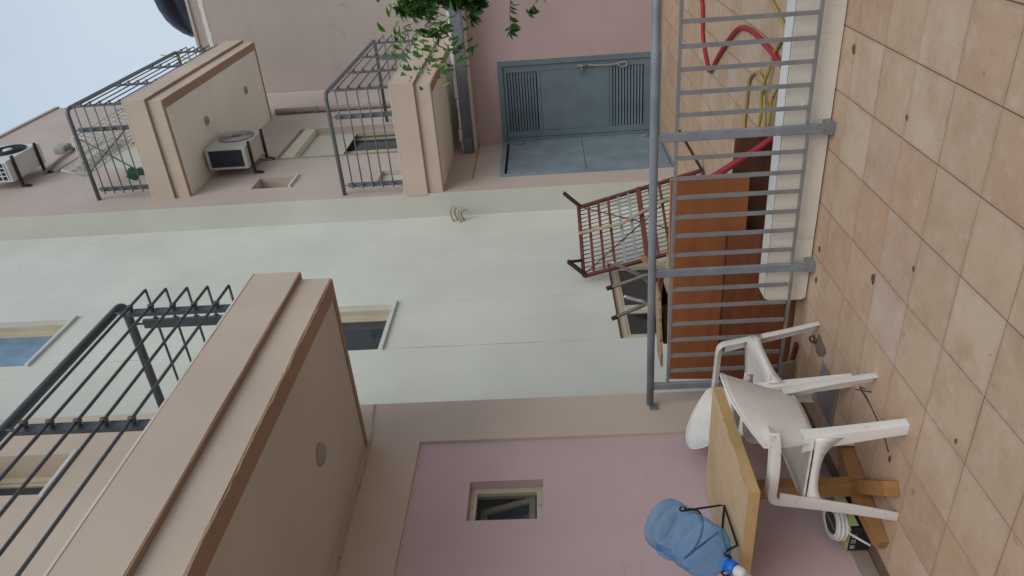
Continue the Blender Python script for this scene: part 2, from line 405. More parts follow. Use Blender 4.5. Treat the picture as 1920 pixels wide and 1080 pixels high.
def tag(o, label=None, cat=None, group=None, kind=None):
    if label: o['label'] = label
    if cat: o['category'] = cat
    if group: o['group'] = group
    if kind: o['kind'] = kind
    return o
def thing(name, loc, label, cat, group=None):
    o = bpy.data.objects.new(name, None); o.empty_display_size = .1; COL.objects.link(o); o.location = loc
    return tag(o, label, cat, group)
def inst(src, name, loc, parent, rot=None):
    o = src.copy(); o.name = name; COL.objects.link(o); o.parent = parent
    off = Vector((0, 0, 0)); p = parent
    while p is not None: off += p.location; p = p.parent
    o.location = Vector(loc)-off
    if rot is not None: o.rotation_euler = rot
    return o
def arc(c, r, a0, a1, n, u, v):
    c, u, v = Vector(c), Vector(u), Vector(v)
    return [c + u*r*math.cos(a0+(a1-a0)*i/n) + v*r*math.sin(a0+(a1-a0)*i/n) for i in range(n+1)]
def spline(pts, n=8):
    P = [Vector(p) for p in pts]; out = []
    for i in range(len(P)-1):
        p0, p1, p2, p3 = P[max(i-1, 0)], P[i], P[i+1], P[min(i+2, len(P)-1)]
        for k in range(n):
            t = k/n
            out.append(.5*((2*p1)+(p2-p0)*t+(2*p0-5*p1+4*p2-p3)*t*t+(3*p1-p0-3*p2+p3)*t**3))
    out.append(P[-1]); return out

def wall_x(mb, X, depth, y0, y1, z0, z1, ops=()):
    """front face in the plane x=X looking to +x, with openings (y0,y1,z0,z1[,reveal depth]) and closed sides."""
    ys = sorted({y0, y1, *[o[0] for o in ops], *[o[1] for o in ops]}); zs = sorted({z0, z1, *[o[2] for o in ops], *[o[3] for o in ops]})
    for a, b_ in zip(ys, ys[1:]):
        for c, d in zip(zs, zs[1:]):
            my, mz = (a+b_)/2, (c+d)/2
            if any(o[0] < my < o[1] and o[2] < mz < o[3] for o in ops): continue
            mb.quad((X, a, c), (X, b_, c), (X, b_, d), (X, a, d))
    for o in ops:
        q = o[4] if len(o) > 4 else .18
        a, b_, c, d = o[:4]
        mb.quad((X, a, c), (X-q, a, c), (X-q, a, d), (X, a, d)); mb.quad((X, b_, c), (X, b_, d), (X-q, b_, d), (X-q, b_, c))
        mb.quad((X, a, d), (X-q, a, d), (X-q, b_, d), (X, b_, d)); mb.quad((X, a, c), (X, b_, c), (X-q, b_, c), (X-q, a, c))
    D = X-depth
    mb.quad((X, y0, z0), (X, y0, z1), (D, y0, z1), (D, y0, z0)); mb.quad((X, y1, z0), (D, y1, z0), (D, y1, z1), (X, y1, z1))
    mb.quad((X, y0, z1), (X, y1, z1), (D, y1, z1), (D, y0, z1)); mb.quad((D, y0, z0), (D, y0, z1), (D, y1, z1), (D, y1, z0))
    return mb

def window_x(par, X, y0, y1, z0, z1, fw_=.05, glassm='glass', mull=None, framem='frame', sash=True):
    """frame, glazing bars and panes standing in the plane x=X, inside the opening."""
    f = MB(); e = .002
    f.box(X-.05, X, y0+e, y0+fw_, z0+e, z1-e); f.box(X-.05, X, y1-fw_, y1-e, z0+e, z1-e)
    f.box(X-.05, X, y0+fw_, y1-fw_, z0+e, z0+fw_); f.box(X-.05, X, y0+fw_, y1-fw_, z1-fw_, z1-e)
    edges = [y0+fw_] + ([mull] if mull else []) + [y1-fw_]
    if mull: f.box(X-.045, X-.004, mull-fw_*.6, mull+fw_*.6, z0+fw_, z1-fw_)
    fo = f.build('window', M[framem], par)
    for a, b_ in zip(edges, edges[1:]):
        if mull: a2 = a+(fw_*.6 if a == mull else 0); b2 = b_-(fw_*.6 if b_ == mull else 0)
        else: a2, b2 = a, b_
        s = MB(); k = .028
        if sash:
            s.box(X-.04, X-.012, a2+e, a2+k, z0+fw_+e, z1-fw_-e); s.box(X-.04, X-.012, b2-k, b2-e, z0+fw_+e, z1-fw_-e)
            s.box(X-.04, X-.012, a2+k, b2-k, z0+fw_+e, z0+fw_+k); s.box(X-.04, X-.012, a2+k, b2-k, z1-fw_-k, z1-fw_-e)
            s.build('sash', M[framem], fo)
        MB().box(X-.032, X-.024, a2+e, b2-e, z0+fw_+e, z1-fw_-e).build('pane', M[glassm], fo)
    return fo

# ------------------------------------------------------------------ ground and terrace floor
MB().box(-150, 150, -150, 150, -1.2, -.4).build('ground', M['concrete']); bpy.data.objects['ground']['kind'] = 'structure'
fl = MB(); fl.box(-6, 7, -5, 16, -.395, -.0045); floor = tag(fl.build('terrace_floor', M['grout']), kind='structure')
G = .333; gx0, gy0 = -.848, 2.597
proto = None; ntile = 0
def floor_tile(ix, iy):
    global proto, ntile
    x0, y0 = gx0+ix*G, gy0+iy*G
    cx, cy = x0+G/2, y0+G/2
    if cy < 4.1 and (x0 < -3.30 or y0+G < 1.3): return
    if proto is None:
        g = .0026; h = G/2-g
        mb = MB(); c = .0022
        vs = [(-h,-h,-.008),(h,-h,-.008),(h,h,-.008),(-h,h,-.008),(-h,-h,-c),(h,-h,-c),(h,h,-c),(-h,h,-c),(-h+c,-h+c,0),(h-c,-h+c,0),(h-c,h-c,0),(-h+c,h-c,0)]
        fs = [(0,1,5,4),(1,2,6,5),(2,3,7,6),(3,0,4,7),(4,5,9,8),(5,6,10,9),(6,7,11,10),(7,4,8,11),(8,9,10,11),(0,3,2,1)]
        mb.add(vs, fs); proto = mb.build('tile', M['tile'], floor); o = proto
    else:
        o = proto.copy(); COL.objects.link(o)
    o.location = (cx, cy, random.uniform(-.0008, .0006)); o.rotation_euler = (random.gauss(0, .0012), random.gauss(0, .0012), random.choice((0, 1, 2, 3))*math.pi/2 + random.gauss(0, .0015))
    ntile += 1
cells = []
for iy in range(-5, 24):
    for ix in range(-9, 9):
        x, y = gx0+(ix+.5)*G, gy0+(iy+.5)*G
        if y < 4.0:
            if x > .02 + .0 or x < -3.35 or x/y > -.06 and y > 3.3: continue
            if x/y > .05: continue
        else:
            if x/y > -.10 or x < -3.85: continue
            if iy == 4: pass
        if y > 10.5: continue
        cells.append((ix, iy))
cells.sort(key=lambda c: (gx0+c[0]*G)**2+(gy0+c[1]*G)**2)
for c in cells[:299]: floor_tile(*c)
# the rest of the paving, outside the picture or behind things, joined
mb = MB(); seen = set(cells[:299])
for iy in range(-22, 24):
    for ix in range(-10, 22):
        if (ix, iy) in seen: continue
        x0, y0 = gx0+ix*G, gy0+iy*G
        if y0+G < 4.1 and x0 < -3.31: continue
        if y0+G > 10.5: continue
        mb.box(x0+.0017, x0+G-.0017, y0+.0017, y0+G-.0017, -.004, -.0003)
tag(mb.build('tile_field', M['tile'], floor), kind='stuff')

# ------------------------------------------------------------------ buildings
XP, XW, XF = -3.28, -3.77, -3.45

def rough_box(mb, x0, x1, y0, y1, z0, z1, amp, step=.09, seed=1):
    rr_ = random.Random(seed); k = max(2, int((y1-y0)/step)); vs = []
    for i in range(k+1):
        y = y0+(y1-y0)*i/k; e = 0 if i in (0, k) else 1
        j = lambda: rr_.gauss(0, amp)*e
        ex, ez = j(), j()
        vs += [(x0, y, z0), (x1+ex, y, z0+ez), (x1+ex*.6, y, z1+j()*.7), (x0, y, z1)]
    fs = [(0, 1, 2, 3), tuple(k*4+q for q in (3, 2, 1, 0))]
    for i in range(k):
        a = i*4
        for q in range(4): fs.append((a+q, a+(q+1) % 4, a+4+(q+1) % 4, a+4+q))
    mb.add(vs, fs)
def balcony(par, xw, x2, y0, y1, zs, posts, side_posts, railm, rim_m, near_end=True, zoff=(1.13, 1.005, .875, .75, .62), hz=1.255, lights=(), bothsides=True):
    sl_ = MB()
    s0 = .11
    # slab: lower band, its raw under-edge, recessed soffit, overhanging upper band, cap
    sl_.cur = 0
    rough_box(sl_, xw-.02, x2, y0, y1, zs+.012, zs+.2, .0011, .15, 3)
    rough_box(sl_, xw-.02, x2+.035, y0-.035, y1+.035, zs+.2, zs+.475, .0011, .16, 5)
    sl_.cur = 1
    rough_box(sl_, x2-s0, x2-.003, y0+.004, y1-.004, zs, zs+.013, .0022, .05, 7)
    sl_.box(xw+.0, x2-s0, y0+.004, y0+.05, zs, zs+.012); sl_.box(xw+.0, x2-s0, y1-.05, y1-.004, zs, zs+.012)
    sl_.box(x2+.002, x2+.033, y0-.033, y1+.033, zs+.192, zs+.2)
    sl_.box(xw, x2+.002, y0-.033, y0-.002, zs+.192, zs+.2); sl_.box(xw, x2+.002, y1+.002, y1+.033, zs+.192, zs+.2)
    o = sl_.build('balcony', [M['beige'], M['rim']], par)
    MB().box(xw+.001, x2-s0-.001, y0+.051, y1-.051, zs+.0075, zs+.0118).build('soffit', M['soffit' if xw > -3.4 else 'soffit_bright'], o)
    MB().box(xw, x2+.038, y0-.038, y1+.038, zs+.475, zs+.487).build('cap', M['cap'], o)
    hx, hy0, hy1, hz_ = x2-.055, y0+.08, y1-.08, zs+hz
    # handrail: front run with rounded corners into both sides
    rr = .07
    pts = []
    if near_end:
        pts += [(xw+.005, hy0, hz_)] + arc((hx-rr, hy0+rr, hz_), rr, -math.pi/2, 0, 5, (1, 0, 0), (0, 1, 0))
    else: pts += [(hx, y0, hz_)]
    if bothsides: pts += arc((hx-rr, hy1-rr, hz_), rr, 0, math.pi/2, 5, (1, 0, 0), (0, 1, 0)) + [(xw+.005, hy1, hz_)]
    MB().tube(pts, .026, 10).build('handrail', railm, o)
    base = zs+.487
    rx, ry0, ry1 = x2-.005, y0+.02, y1-.02
    for z in zoff:
        mb = MB(); q = []
        if near_end: q += [(xw+.10, ry0, zs+z), (rx, ry0, zs+z)]
        else: q += [(rx, y0, zs+z)]
        if bothsides: q += [(rx, ry1, zs+z), (xw+.10, ry1, zs+z)]
        for a, b_ in zip(q, q[1:]): mb.tube([a, b_], .0085, 6)
        mb.build('rod', railm, o)
    def post(px, py, along):
        mb = MB()
        a, b_ = (.028, .011) if along == 'x' else (.011, .028)
        mb.box(px-a, px+a, py-b_, py+b_, base-.02, hz_-.075)
        mb.tube([(px, py, hz_-.08), (px, py, hz_-.02)], .008, 6)
        a2, b2 = (.04, .02) if along == 'x' else (.02, .04)
        mb.box(px-a2, px+a2, py-b2, py+b2, base, base+.03)
        for z in zoff:
            c = (px, ry0 if along == 'x' and abs(py-hy0) < .2 else (ry1 if along == 'x' else py), zs+z)
            if along != 'x': c = (rx, py, zs+z)
            e = Vector((0, -1, 0)) if along == 'x' else Vector((1, 0, 0))
            mb.tube([Vector((px, py, zs+z)), Vector(c)], .011, 6)
            mb.tube([Vector(c)-Vector((0, 0, .014)), Vector(c)+Vector((0, 0, .014))], .014, 6)
        mb.build('post', railm, o)
    for y in posts: post(hx+.01, y, 'y')
    for x in side_posts:
        if near_end: post(x, hy0-.01, 'x')
        if bothsides: post(x, hy1+.01, 'x')
    for (lx, ly) in lights:
        mb = MB(); mb.lathe([(.035, -.006), (.055, -.012), (.064, 0), (.064, .008)], 24, Matrix.Translation((lx, ly, zs)))
        mb.lathe([(.001, -.022), (.022, -.018), (.032, -.006), (.034, .0)], 16, Matrix.Translation((lx, ly, zs)))
        mb.build('downlight', M['lampgrey'], o)
    return o

# --- near building -------------------------------------------------
nb = thing('apartment_building', (XP, 1.0, 0), 'near pink and beige apartment building with table, bottle and inset pink panel at its foot', 'building')
mb = MB(); wall_x(mb, XP, .6, -4, 4.21, 0, 12.5, [(-3, 3.79, .0, 2.525, .022), (3.42, 3.80, 4.93, 5.75, .22)])
mb.build('wall', M['beige'], nb)
mb = MB(); wall_x(mb, XP-.022, .3, -3, 3.79, 0, 2.525, [(3.107, 3.424, 1.711, 2.164, .09)])
mb.build('inset_panel', M['pink'], nb)
mb = MB()
for k in range(14):
    a = 3.785-.333*(k+1); mb.box(XP-.0215, XP+.008, a+.002, a+.331, .0005, .078)
mb.build('skirting', M['skirt'], nb)
mb = MB(); mb.box(XP-.0215, XP+.008, 3.794, 4.205, .0005, .078) ; mb.build('skirting', M['skirt'], nb)
# small window of the panel: frame, fly screen, open inner sash
f = window_x(nb, XP-.085, 3.107, 3.424, 1.711, 2.164, .042, 'glass', None, 'frame', False)
sm = MB(); rz = Matrix.Rotation(R(-17), 3, 'Y'); pv = (XP-.15, 3.15, 1.755)
for b_ in ((XP-.15, XP-.12, 3.15, 3.19, 1.755, 2.12), (XP-.15, XP-.12, 3.345, 3.385, 1.755, 2.12), (XP-.15, XP-.12, 3.19, 3.345, 1.755, 1.795), (XP-.15, XP-.12, 3.19, 3.345, 2.08, 2.12)):
    sm.box(*b_, rot=rz, piv=pv)
for o_ in [c for c in f.children if c.name.startswith('pane')]:
    o_.data.materials[0] = M['screen']
sm.build('inner_sash', M['frame'], f)
MB().box(XP-.145, XP-.135, 3.19, 3.345, 1.795, 2.08, rot=rz, piv=pv).build('inner_pane', M['glass_teal'], f)
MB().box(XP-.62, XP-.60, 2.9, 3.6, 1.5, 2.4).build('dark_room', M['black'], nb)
sc = MB()
for z in (1.93,):
    for y in (3.128, ): pass
for (y, z) in ((3.27, 1.73), (3.27, 2.145)): MB().lathe([(.004, -.001), (.004, .002)], 8, Matrix.Translation((XP-.0845, y, z)) @ Matrix.Rotation(R(90), 4, 'Y')).build('screw', M['black'], f)
# window above the balcony: deep empty reveal with frame far in
window_x(nb, XP-.2, 3.42, 3.80, 4.93, 5.75, .05, 'glass', None, 'frame')
MB().box(XP-.03, XP+.02, 3.40, 3.82, 4.905, 4.93).build('sill', M['cap'], nb)
nbal = balcony(nb, XP, -2.03, -1.2, 3.82, 2.885, [3.60, 2.58, 1.56, .54, -.48], [-2.24, -3.17], M['rail'], M['rim'], near_end=False, lights=[(-2.69, 3.04), (-2.69, 1.4)])
# cable clipped under the slab, along the wall
cp = [(XP+.012, -.6, 2.84)]
for k in range(24):
    y = -.4+k*.18; cp.append((XP+.012, y, 2.842+.004*math.sin(k*1.7)+(.0 if y < 3.75 else -.006) + (y-2.7)*.01))
cp += [(XP+.012, 4.0, 2.885), (XP+.01, 4.1, 2.90), (XP+.008, 4.20, 2.912)]
mb = MB(); mb.tube(spline(cp, 3), .0045, 6)
for k in range(0, 24, 3): y = -.4+k*.18; mb.box(XP, XP+.022, y-.004, y+.004, 2.834+(y-2.7)*.01, 2.852+(y-2.7)*.01)
mb.build('wall_cable', M['cable'], nb)

# --- white building ---------------------------------------------------
wb = thing('apartment_building', (XW, 6.4, 0), 'greenish white apartment building set back between the two beige buildings', 'building')
WN = [(5.64, 6.47, 6.6, 7.85, .17), (5.65, 6.46, 3.215, 4.45, .17), (5.65, 7.10, .10, 1.015, .06)]
mb = MB(); wall_x(mb, XW, .5, 4.21, 8.6, 0, 13.5, WN); mb.build('wall', M['white'], wb)
for (a, b_, c, d, q), gm in zip(WN[:2], ('glass_sky', 'glass')):
    fo = window_x(wb, XW-.12, a, b_, c, d, .055, gm, None, 'frame')
    # pale track on the far jamb
    MB().box(XW-.165, XW-.055, b_-.022, b_-.002, c+.002, d-.002).build('track', M['frame'], wb)
    MB().box(XW-.11, XW+.03, a-.02, b_+.035, c-.03, c+.006, .004).build('sill', M['acblue'], wb)
fo = window_x(wb, XW-.02, 5.65, 7.10, .10, 1.015, .075, 'glass', 6.2, 'frame')
MB().box(XW-.018, XW+.006, 5.652, 7.098, 1.0, 1.013).build('rusty_lintel_strip', M['rust'], wb)
mb = MB()
for (dy, dz, ln, l2) in ((0, .05, .20, .03), (.03, .0, .17, .05), (-.03, -.045, .19, .035), (.02, -.08, .14, .05)):
    p = Vector((XW, 8.42+dy, 2.75+dz))
    mb.tube(spline([p, p+Vector((ln*.6, -.005, .03)), p+Vector((ln, -.01, .0)), p+Vector((ln*.97, -.012, -l2))], 4), .0135, 6)
mb.build('cable_stub', M['cable'], wb)

# --- far building -----------------------------------------------------
fb = thing('apartment_building', (XF, 11.2, 0), 'far beige apartment building with two railed balconies, downpipe and outdoor units', 'building')
FO = [(10.25, 11.66, 3.3, 5.57, .22), (10.25, 11.70, 6.7, 8.92, .22), (9.10, 9.49, 5.01, 5.53, .25), (9.03, 9.5, 3.05, 3.84, .12)]
mb = MB(); wall_x(mb, XF, .6, 8.6, 14.1, 0, 11.05, FO); mb.build('wall', M['beige_far'], fb)
MB().box(XF-.6, XF-.002, 8.594, 8.599, 0, 11.04).build('side_wall', M['cream'], fb)
MB().box(XF-.62, XF+.03, 8.57, 14.12, 11.05, 11.12).build('coping', M['beige_far'], fb)
MB().box(XF-.04, XF+.035, 9.07, 9.52, 4.985, 5.01).build('sill', M['cap'], fb)
def shuttered(y0, y1, z0, z1, drop):
    f = MB(); x = XF-.10
    f.box(x-.06, x, y0+.002, y0+.05, z0, z1-.26); f.box(x-.06, x, y1-.05, y1-.002, z0, z1-.26)
    fo = f.build('window', M['frame'], fb)
    # rounded shutter box
    prof = arc((XF-.11, 0, z1-.12), .115, -math.pi*.1, math.pi*1.0, 8, (1, 0, 0), (0, 0, 1))
    m1 = MB(); vs = []; 
    for y in (y0+.004, y1-.004): vs += [(p.x, y, p.z) for p in prof] + [(XF-.215, y, z1-.25), (XF-.01, y, z1-.25)]
    k = len(vs)//2; m1.add(vs, [(i, (i+1) % k, k+(i+1) % k, k+i) for i in range(k)] + [tuple(range(k))[::-1], tuple(range(k, 2*k))]); m1.build('shutter_box', M['shutter'], fo)
    ns = int((z1-.26-drop)/.05)
    me = None
    for i in range(ns):
        zc = z1-.285-i*.05
        if me is None:
            s = MB(); s.box(x-.03, x-.012, y0+.052, y1-.052, zc-.0235, zc+.0235, .004); o = s.build('shutter_slat', M['shutter'], fo); me = (o, zc)
        else:
            o = me[0].copy(); COL.objects.link(o); o.location = (me[0].location.x, me[0].location.y, me[0].location.z + zc-me[1])
    f2 = MB(); x2 = XF-.2; my = (y0+y1)/2
    for (a, b_) in ((y0+.01, y0+.09), (my-.05, my+.05), (y1-.09, y1-.01)): f2.box(x2-.03, x2, a, b_, z0, z1-.27)
    for (a, b_) in ((z0, z0+.1), (z1-.36, z1-.27)): f2.box(x2-.028, x2-.002, y0+.09, my-.05, a, b_); f2.box(x2-.028, x2-.002, my+.05, y1-.09, a, b_)
    f2.build('sash', M['frame'], fo)
    MB().box(x2-.02, x2-.014, y0+.09, my-.05, z0+.1, z1-.36).build('pane', M['glass_teal'], fo)
    MB().box(x2-.02, x2-.014, my+.05, y1-.09, z0+.1, z1-.36).build('pane', M['glass_teal'], fo)
shuttered(10.25, 11.66, 3.3, 5.57, 4.62)
shuttered(10.25, 11.70, 6.7, 8.92, 6.9)
MB().box(XF-.19, XF-.17, 9.10, 9.49, 5.01, 5.53).build('blind_panel', M['reveal'], fb)
MB().box(XF-.09, XF-.07, 9.03, 9.5, 3.05, 3.84).build('blind_panel', M['shutter'], fb)
b1 = balcony(fb, XF, -2.18, 8.95, 12.42, 6.28, [9.12, 10.15, 11.15, 12.2], [-2.5, -3.3], M['rail_far'], M['rim'], hz=1.28, lights=[(-2.75, 10.0), (-2.75, 11.6)])
b2 = balcony(fb, XF, -2.115, 8.62, 11.87, 2.905, [8.8, 9.66, 10.55, 11.5], [-2.45, -3.32], M['rail_far'], M['rim'], hz=1.27, lights=[])
mb = MB(); mb.tube([(XF+.055, 12.62, 2.95), (XF+.055, 12.62, 6.27)], .05, 12)
for z in (3.4, 4.4, 5.55): mb.tube([(XF+.055, 12.62, z-.02), (XF+.055, 12.62, z+.02)], .056, 12)
mb.build('downpipe', M['pipe'], fb)
mb = MB(); mb.tube([(XF+.008, 10.235, 3.3), (XF+.008, 10.235, 5.6), (XF+.03, 10.2, 5.75)], .012, 6); mb.tube([(XF+.02, 10.3, 5.66), (XF+.09, 10.22, 5.72), (XF+.10, 10.1, 5.8)], .012, 6); mb.build('refrigerant_pipe', M['cable'], fb)
MB().box(XF, XF+.012, 8.99, 10.345, 2.567, 2.58).build('ledge_line', M['rim'], fb)
mb = MB(); mb.tube([(XF+.03, 10.2, 9.0), (XF+.03, 10.8, 9.13), (XF+.03, 11.2, 9.16)], .022, 6); mb.build('refrigerant_pipe', M['pipe'], fb)
# metal double door on the facade at ground level
fr = MB(); x = XF
fr.box(x, x+.03, 9.0, 9.035, .03, 2.225); fr.box(x, x+.03, 10.27, 10.305, .03, 2.225); fr.box(x, x+.03, 9.035, 10.27, 2.165, 2.225)
fr.box(x-.002, x+.03, 9.035, 10.27, .0, .03)
md = fr.build('door', M['door2'], fb); md['label'] = 'weathered blue grey metal door set flush in the facade'
MB().box(x+.001, x+.006, 9.036, 10.269, .031, 2.164).build('shadow_gap', M['black'], md)
MB().box(x+.006, x+.02, 9.045, 10.262, 1.112, 2.13, .003).build('upper_leaf', M['door2'], md)
MB().box(x+.006, x+.02, 9.045, 10.262, .04, 1.106, .003).build('lower_leaf', M['door2'], md)
for z in (1.98, .22):
    h = MB(); h.tube([(x+.032, 10.2, z-.05), (x+.032, 10.2, z+.05)], .014, 8); h.box(x+.02, x+.028, 10.14, 10.26, z-.03, z+.03); h.build('hinge', M['galv2'], md)

# --- low utility room with the louvred door ---------------------------
ub = thing('utility_room', (-1.5, 10.35, 0), 'low pink utility room with a louvred grey door under the lower balcony', 'building')
YE = 10.35
mb = MB()
for (a, b_, c, d) in ((XF+.002, -2.305+1.2e-3-1.145, 0, 2.60), (-2.303, 6, 0, 2.60), (-3.447, -2.303, 2.225, 2.60)):
    if b_-a > .004: mb.box(a, b_, YE, YE+.2, c, d)
mb.build('wall', M['pink2'], ub)
mb = MB(); mb.box(XF+.002, 6, 10.08, 14.09, 2.60, 2.72); mb.build('roof', M['rubble'], ub)
# steel channel along the roof edge
mb = MB(); mb.box(XF+.004, 6, 10.03, 10.045, 2.62, 2.765); mb.box(XF+.004, 6, 10.045, 10.079, 2.62, 2.632); mb.box(XF+.004, 6, 9.985, 10.03, 2.62, 2.63)
mb.box(XF+.004, -3.22, 9.975, 10.028, 2.64, 2.76)
mb.build('edge_beam', M['beam'], ub)
rb = random.Random(4)
x = XF+.02
while x < -.6:                                   # chalky broken mortar bed on top of the channel
    L = rb.uniform(.08, .34); h = rb.uniform(.025, .05)
    MB().box(x, x+L-.008, 10.025, 10.07, 2.767, 2.767+h, .006).build('mortar_piece', M['rubble'], ub)
    if rb.random() < .5: MB().box(x+.02, x+.02+rb.uniform(.05, .1), 10.10, 10.2, 2.722, 2.722+rb.uniform(.05, .1), .02).build('mortar_piece', M['rubble'], ub)
    x += L
mb = MB(); mb.box(-2.29, 6, YE-.012, YE-.001, .0, .075); mb.build('skirting', M['ply'], ub)
# louvred door
fr = MB(); y = YE
for b_ in ((-3.445, -3.385, .05, 2.22), (-2.365, -2.305, .05, 2.22)): fr.box(b_[0], b_[1], y-.03, y+.05, b_[2], b_[3])
fr.box(-3.385, -2.365, y-.03, y+.05, 2.16, 2.22); fr.box(-3.445, -2.305, y-.025, y+.06, .0, .05)
dr = fr.build('door', M['door'], ub); dr['label'] = 'grey door with louvres above and below a plain panel'
lf = MB(); X0, X1 = -3.378, -2.372; st = .085
lf.box(X0, X0+st, y-.008, y+.03, .06, 2.152); lf.box(X1-st, X1, y-.008, y+.03, .06, 2.152)
for (a, b_) in ((.06, .235), (.665, .70), (1.652, 1.695), (2.112, 2.152)): lf.box(X0+st, X1-st, y-.008, y+.03, a, b_)
lf.build('leaf_frame', M['door'], dr)
MB().box(X0+st+.003, X1-st-.003, y-.002, y+.012, .705, 1.648).build('panel', M['door'], dr)
MB().box(X0+st, X1-st, y+.032, y+.036, .1, 2.13).build('backing', M['black'], dr)
me = None
for (za, zb) in ((.245, .66), (1.705, 2.105)):
    nn_ = 10; 
    for i in range(nn_):
        z = za+(i+.5)*(zb-za)/nn_
        if me is None:
            s = MB(); s.box(X0+st+.002, X1-st-.002, y-.008, y+.022, z-.003, z+.003, rot=Matrix.Rotation(R(62), 3, 'X')); me = (s.build('louvre_slat', M['door'], dr), z)
        else: o = me[0].copy(); COL.objects.link(o); o.location = me[0].location + Vector((0, 0, z-me[1]))
h = MB(); h.tube([(-2.415, y-.05, 1.12), (-2.415, y-.05, 1.0)], .012, 8); h.tube([(-2.415, y-.05, 1.08), (-2.53, y-.055, 1.08)], .01, 8); h.box(-2.44, -2.395, y-.03, y-.008, .95, 1.14)
h.build('handle', M['galv2'], dr)
h = MB(); h.tube(spline([(-2.415, y-.04, .98), (-2.425, y-.06, .8), (-2.42, y-.05, .62), (-2.40, y-.05, .5), (-2.45, y-.055, .47), (-2.46, y-.05, .55), (-2.425, y-.045, .6)], 6), .007, 6); h.build('rope', M['cable'], dr)

# --- rear building ------------------------------------------------------
rb_ = thing('rear_building', (0, 14.1, 0), 'plain beige rear building closing the yard behind the balconies', 'building')
mb = MB(); mb.box(XF+.001, 9, 14.11, 18, 0, 7.95); mb.build('wall', M['rear'], rb_)
mb = MB(); mb.box(XF+.001, 9, 14.08, 18, 7.95, 8.0); mb.build('coping', M['beige_far'], rb_)
# pale sealed strip below the coping, uneven edge
mb = MB(); k = 90; rs = random.Random(8); vs = []; zt, zb = 7.80, 7.66
for i in range(k+1):
    x = XF+.1+i*.06; zt += rs.uniform(-.012, .012); zb += rs.uniform(-.015, .015)
    zt = min(max(zt, 7.77), 7.83); zb = min(max(zb, 7.62), 7.70); vs += [(x, 14.104, zt), (x, 14.104, zb), (x, 14.1085, zt), (x, 14.1085, zb)]
fs = []
for i in range(k): a = i*4; fs += [(a, a+1, a+5, a+4), (a, a+4, a+6, a+2), (a+1, a+3, a+7, a+5)]
mb.add(vs, fs); mb.build('sealant_strip', M['rubble'], rb_)

tk = thing('water_tank', (-1.35, 15.6, 7.96), 'round black water tank on the roof of the rear building', 'water tank')
mb = MB()
prof = [(1.16, 0), (1.2, .1), (1.2, .4), (1.16, .42), (1.16, .5), (1.2, .52), (1.19, .66), (1.05, .86), (.75, .98), (.4, 1.04), (.3, 1.05), (.3, 1.12), (.001, 1.13)]
mb.lathe(prof, 48, Matrix.Translation((-1.35, 15.6, 7.96)), fn=lambda r, z, a: r*(1+.006*math.cos(24*a)) if r > .8 else r)
mb.build('shell', M['tank'], tk)

# ------------------------------------------------------------------ air conditioners (on wall brackets)
def outdoor_unit(yc, z0, label, body, white):
    L, D, H = .80, .30, .56
    t = thing('air_conditioner', (XF, yc, z0), label, 'air conditioner', 'outdoor units on the far facade')
    x0 = XF+.12
    g = MB(); g.box(x0, x0+D, yc-L/2, yc+L/2, z0, z0+H, .012); g.build('casing', M[body], t)
    xf = x0+D
    # fan ring and guard on the front face (facing +x), rings
    cy, cz = yc+.10, z0+H/2; f = MB()
    for r in (.24, .222, .204, .186, .168, .15, .132, .114, .096, .078): f.tube(arc((xf+.012, cy, cz), r, 0, 2*math.pi, 28, (0, 1, 0), (0, 0, 1)), .0045, 4)
    for k in range(8): a = k*math.pi/4; f.tube([(xf+.014, cy+.04*math.cos(a), cz+.04*math.sin(a)), (xf+.014, cy+.235*math.cos(a), cz+.235*math.sin(a))], .003, 4)
    f.build('fan_guard', M['coil' if white else 'acw'], t)
    MB().lathe([(.245, .0), (.245, .004)], 32, Matrix.Translation((xf, cy, cz)) @ Matrix.Rotation(R(90), 4, 'Y')).build('fan_opening', M['fanshade'], t)
    MB().lathe([(.07, 0), (.065, .02), (.02, .028)], 20, Matrix.Translation((xf+.004, cy, cz)) @ Matrix.Rotation(R(90), 4, 'Y')).build('fan_hub', M['acblue' if white else 'tubegrey'], t)
    # coil side (facing the camera, -y)
    MB().box(x0+.035, x0+D-.03, yc-L/2-.004, yc-L/2+.004, z0+.05, z0+H-.05).build('coil', M['coil'], t)
    if white:
        gr = MB()
        for k in range(1, 4): gr.box(x0+.035+k*(D-.065)/4-.007, x0+.035+k*(D-.065)/4+.007, yc-L/2-.012, yc-L/2-.004, z0+.05, z0+H-.05)
        for k in range(0, 7): zz = z0+.05+k*(H-.1)/6; gr.box(x0+.03, x0+D-.025, yc-L/2-.0125, yc-L/2-.0045, zz-.008, zz+.008)
        gr.build('side_grille', M[body], t)
    MB().box(x0+.03, x0+.2, yc+L/2, yc+L/2+.05, z0+.06, z0+.24, .01).build('valve_cover', M[body], t)
    for yy in (yc-.27, yc+.27):
        k = MB(); k.box(XF, XF+.46, yy-.02, yy+.02, z0-.03, z0-.001); k.box(XF, XF+.035, yy-.02, yy+.02, z0-.10, z0-.03)
        k.box(XF, XF+.02, yy-.03, yy+.03, z0-.13, z0-.10)
        k.build('bracket', M['rustdark'], t)
    return t
outdoor_unit(9.98, 5.68, 'grimy beige outdoor unit hung under the upper balcony beside the shutter window', 'acw', False)
outdoor_unit(10.0, 9.06, 'clean white outdoor unit high on the far facade above the upper balcony', 'acblue', True)
t = thing('wall_lamp', (XF, 11.25, 9.3), 'small grey wall lamp beside the pipe above the upper balcony door', 'lamp')
MB().box(XF, XF+.12, 11.13, 11.37, 9.22, 9.42, .04).build('shade', M['lampgrey'], t); MB().box(XF, XF+.05, 11.17, 11.33, 9.16, 9.22).build('bracket', M['tubegrey'], t)

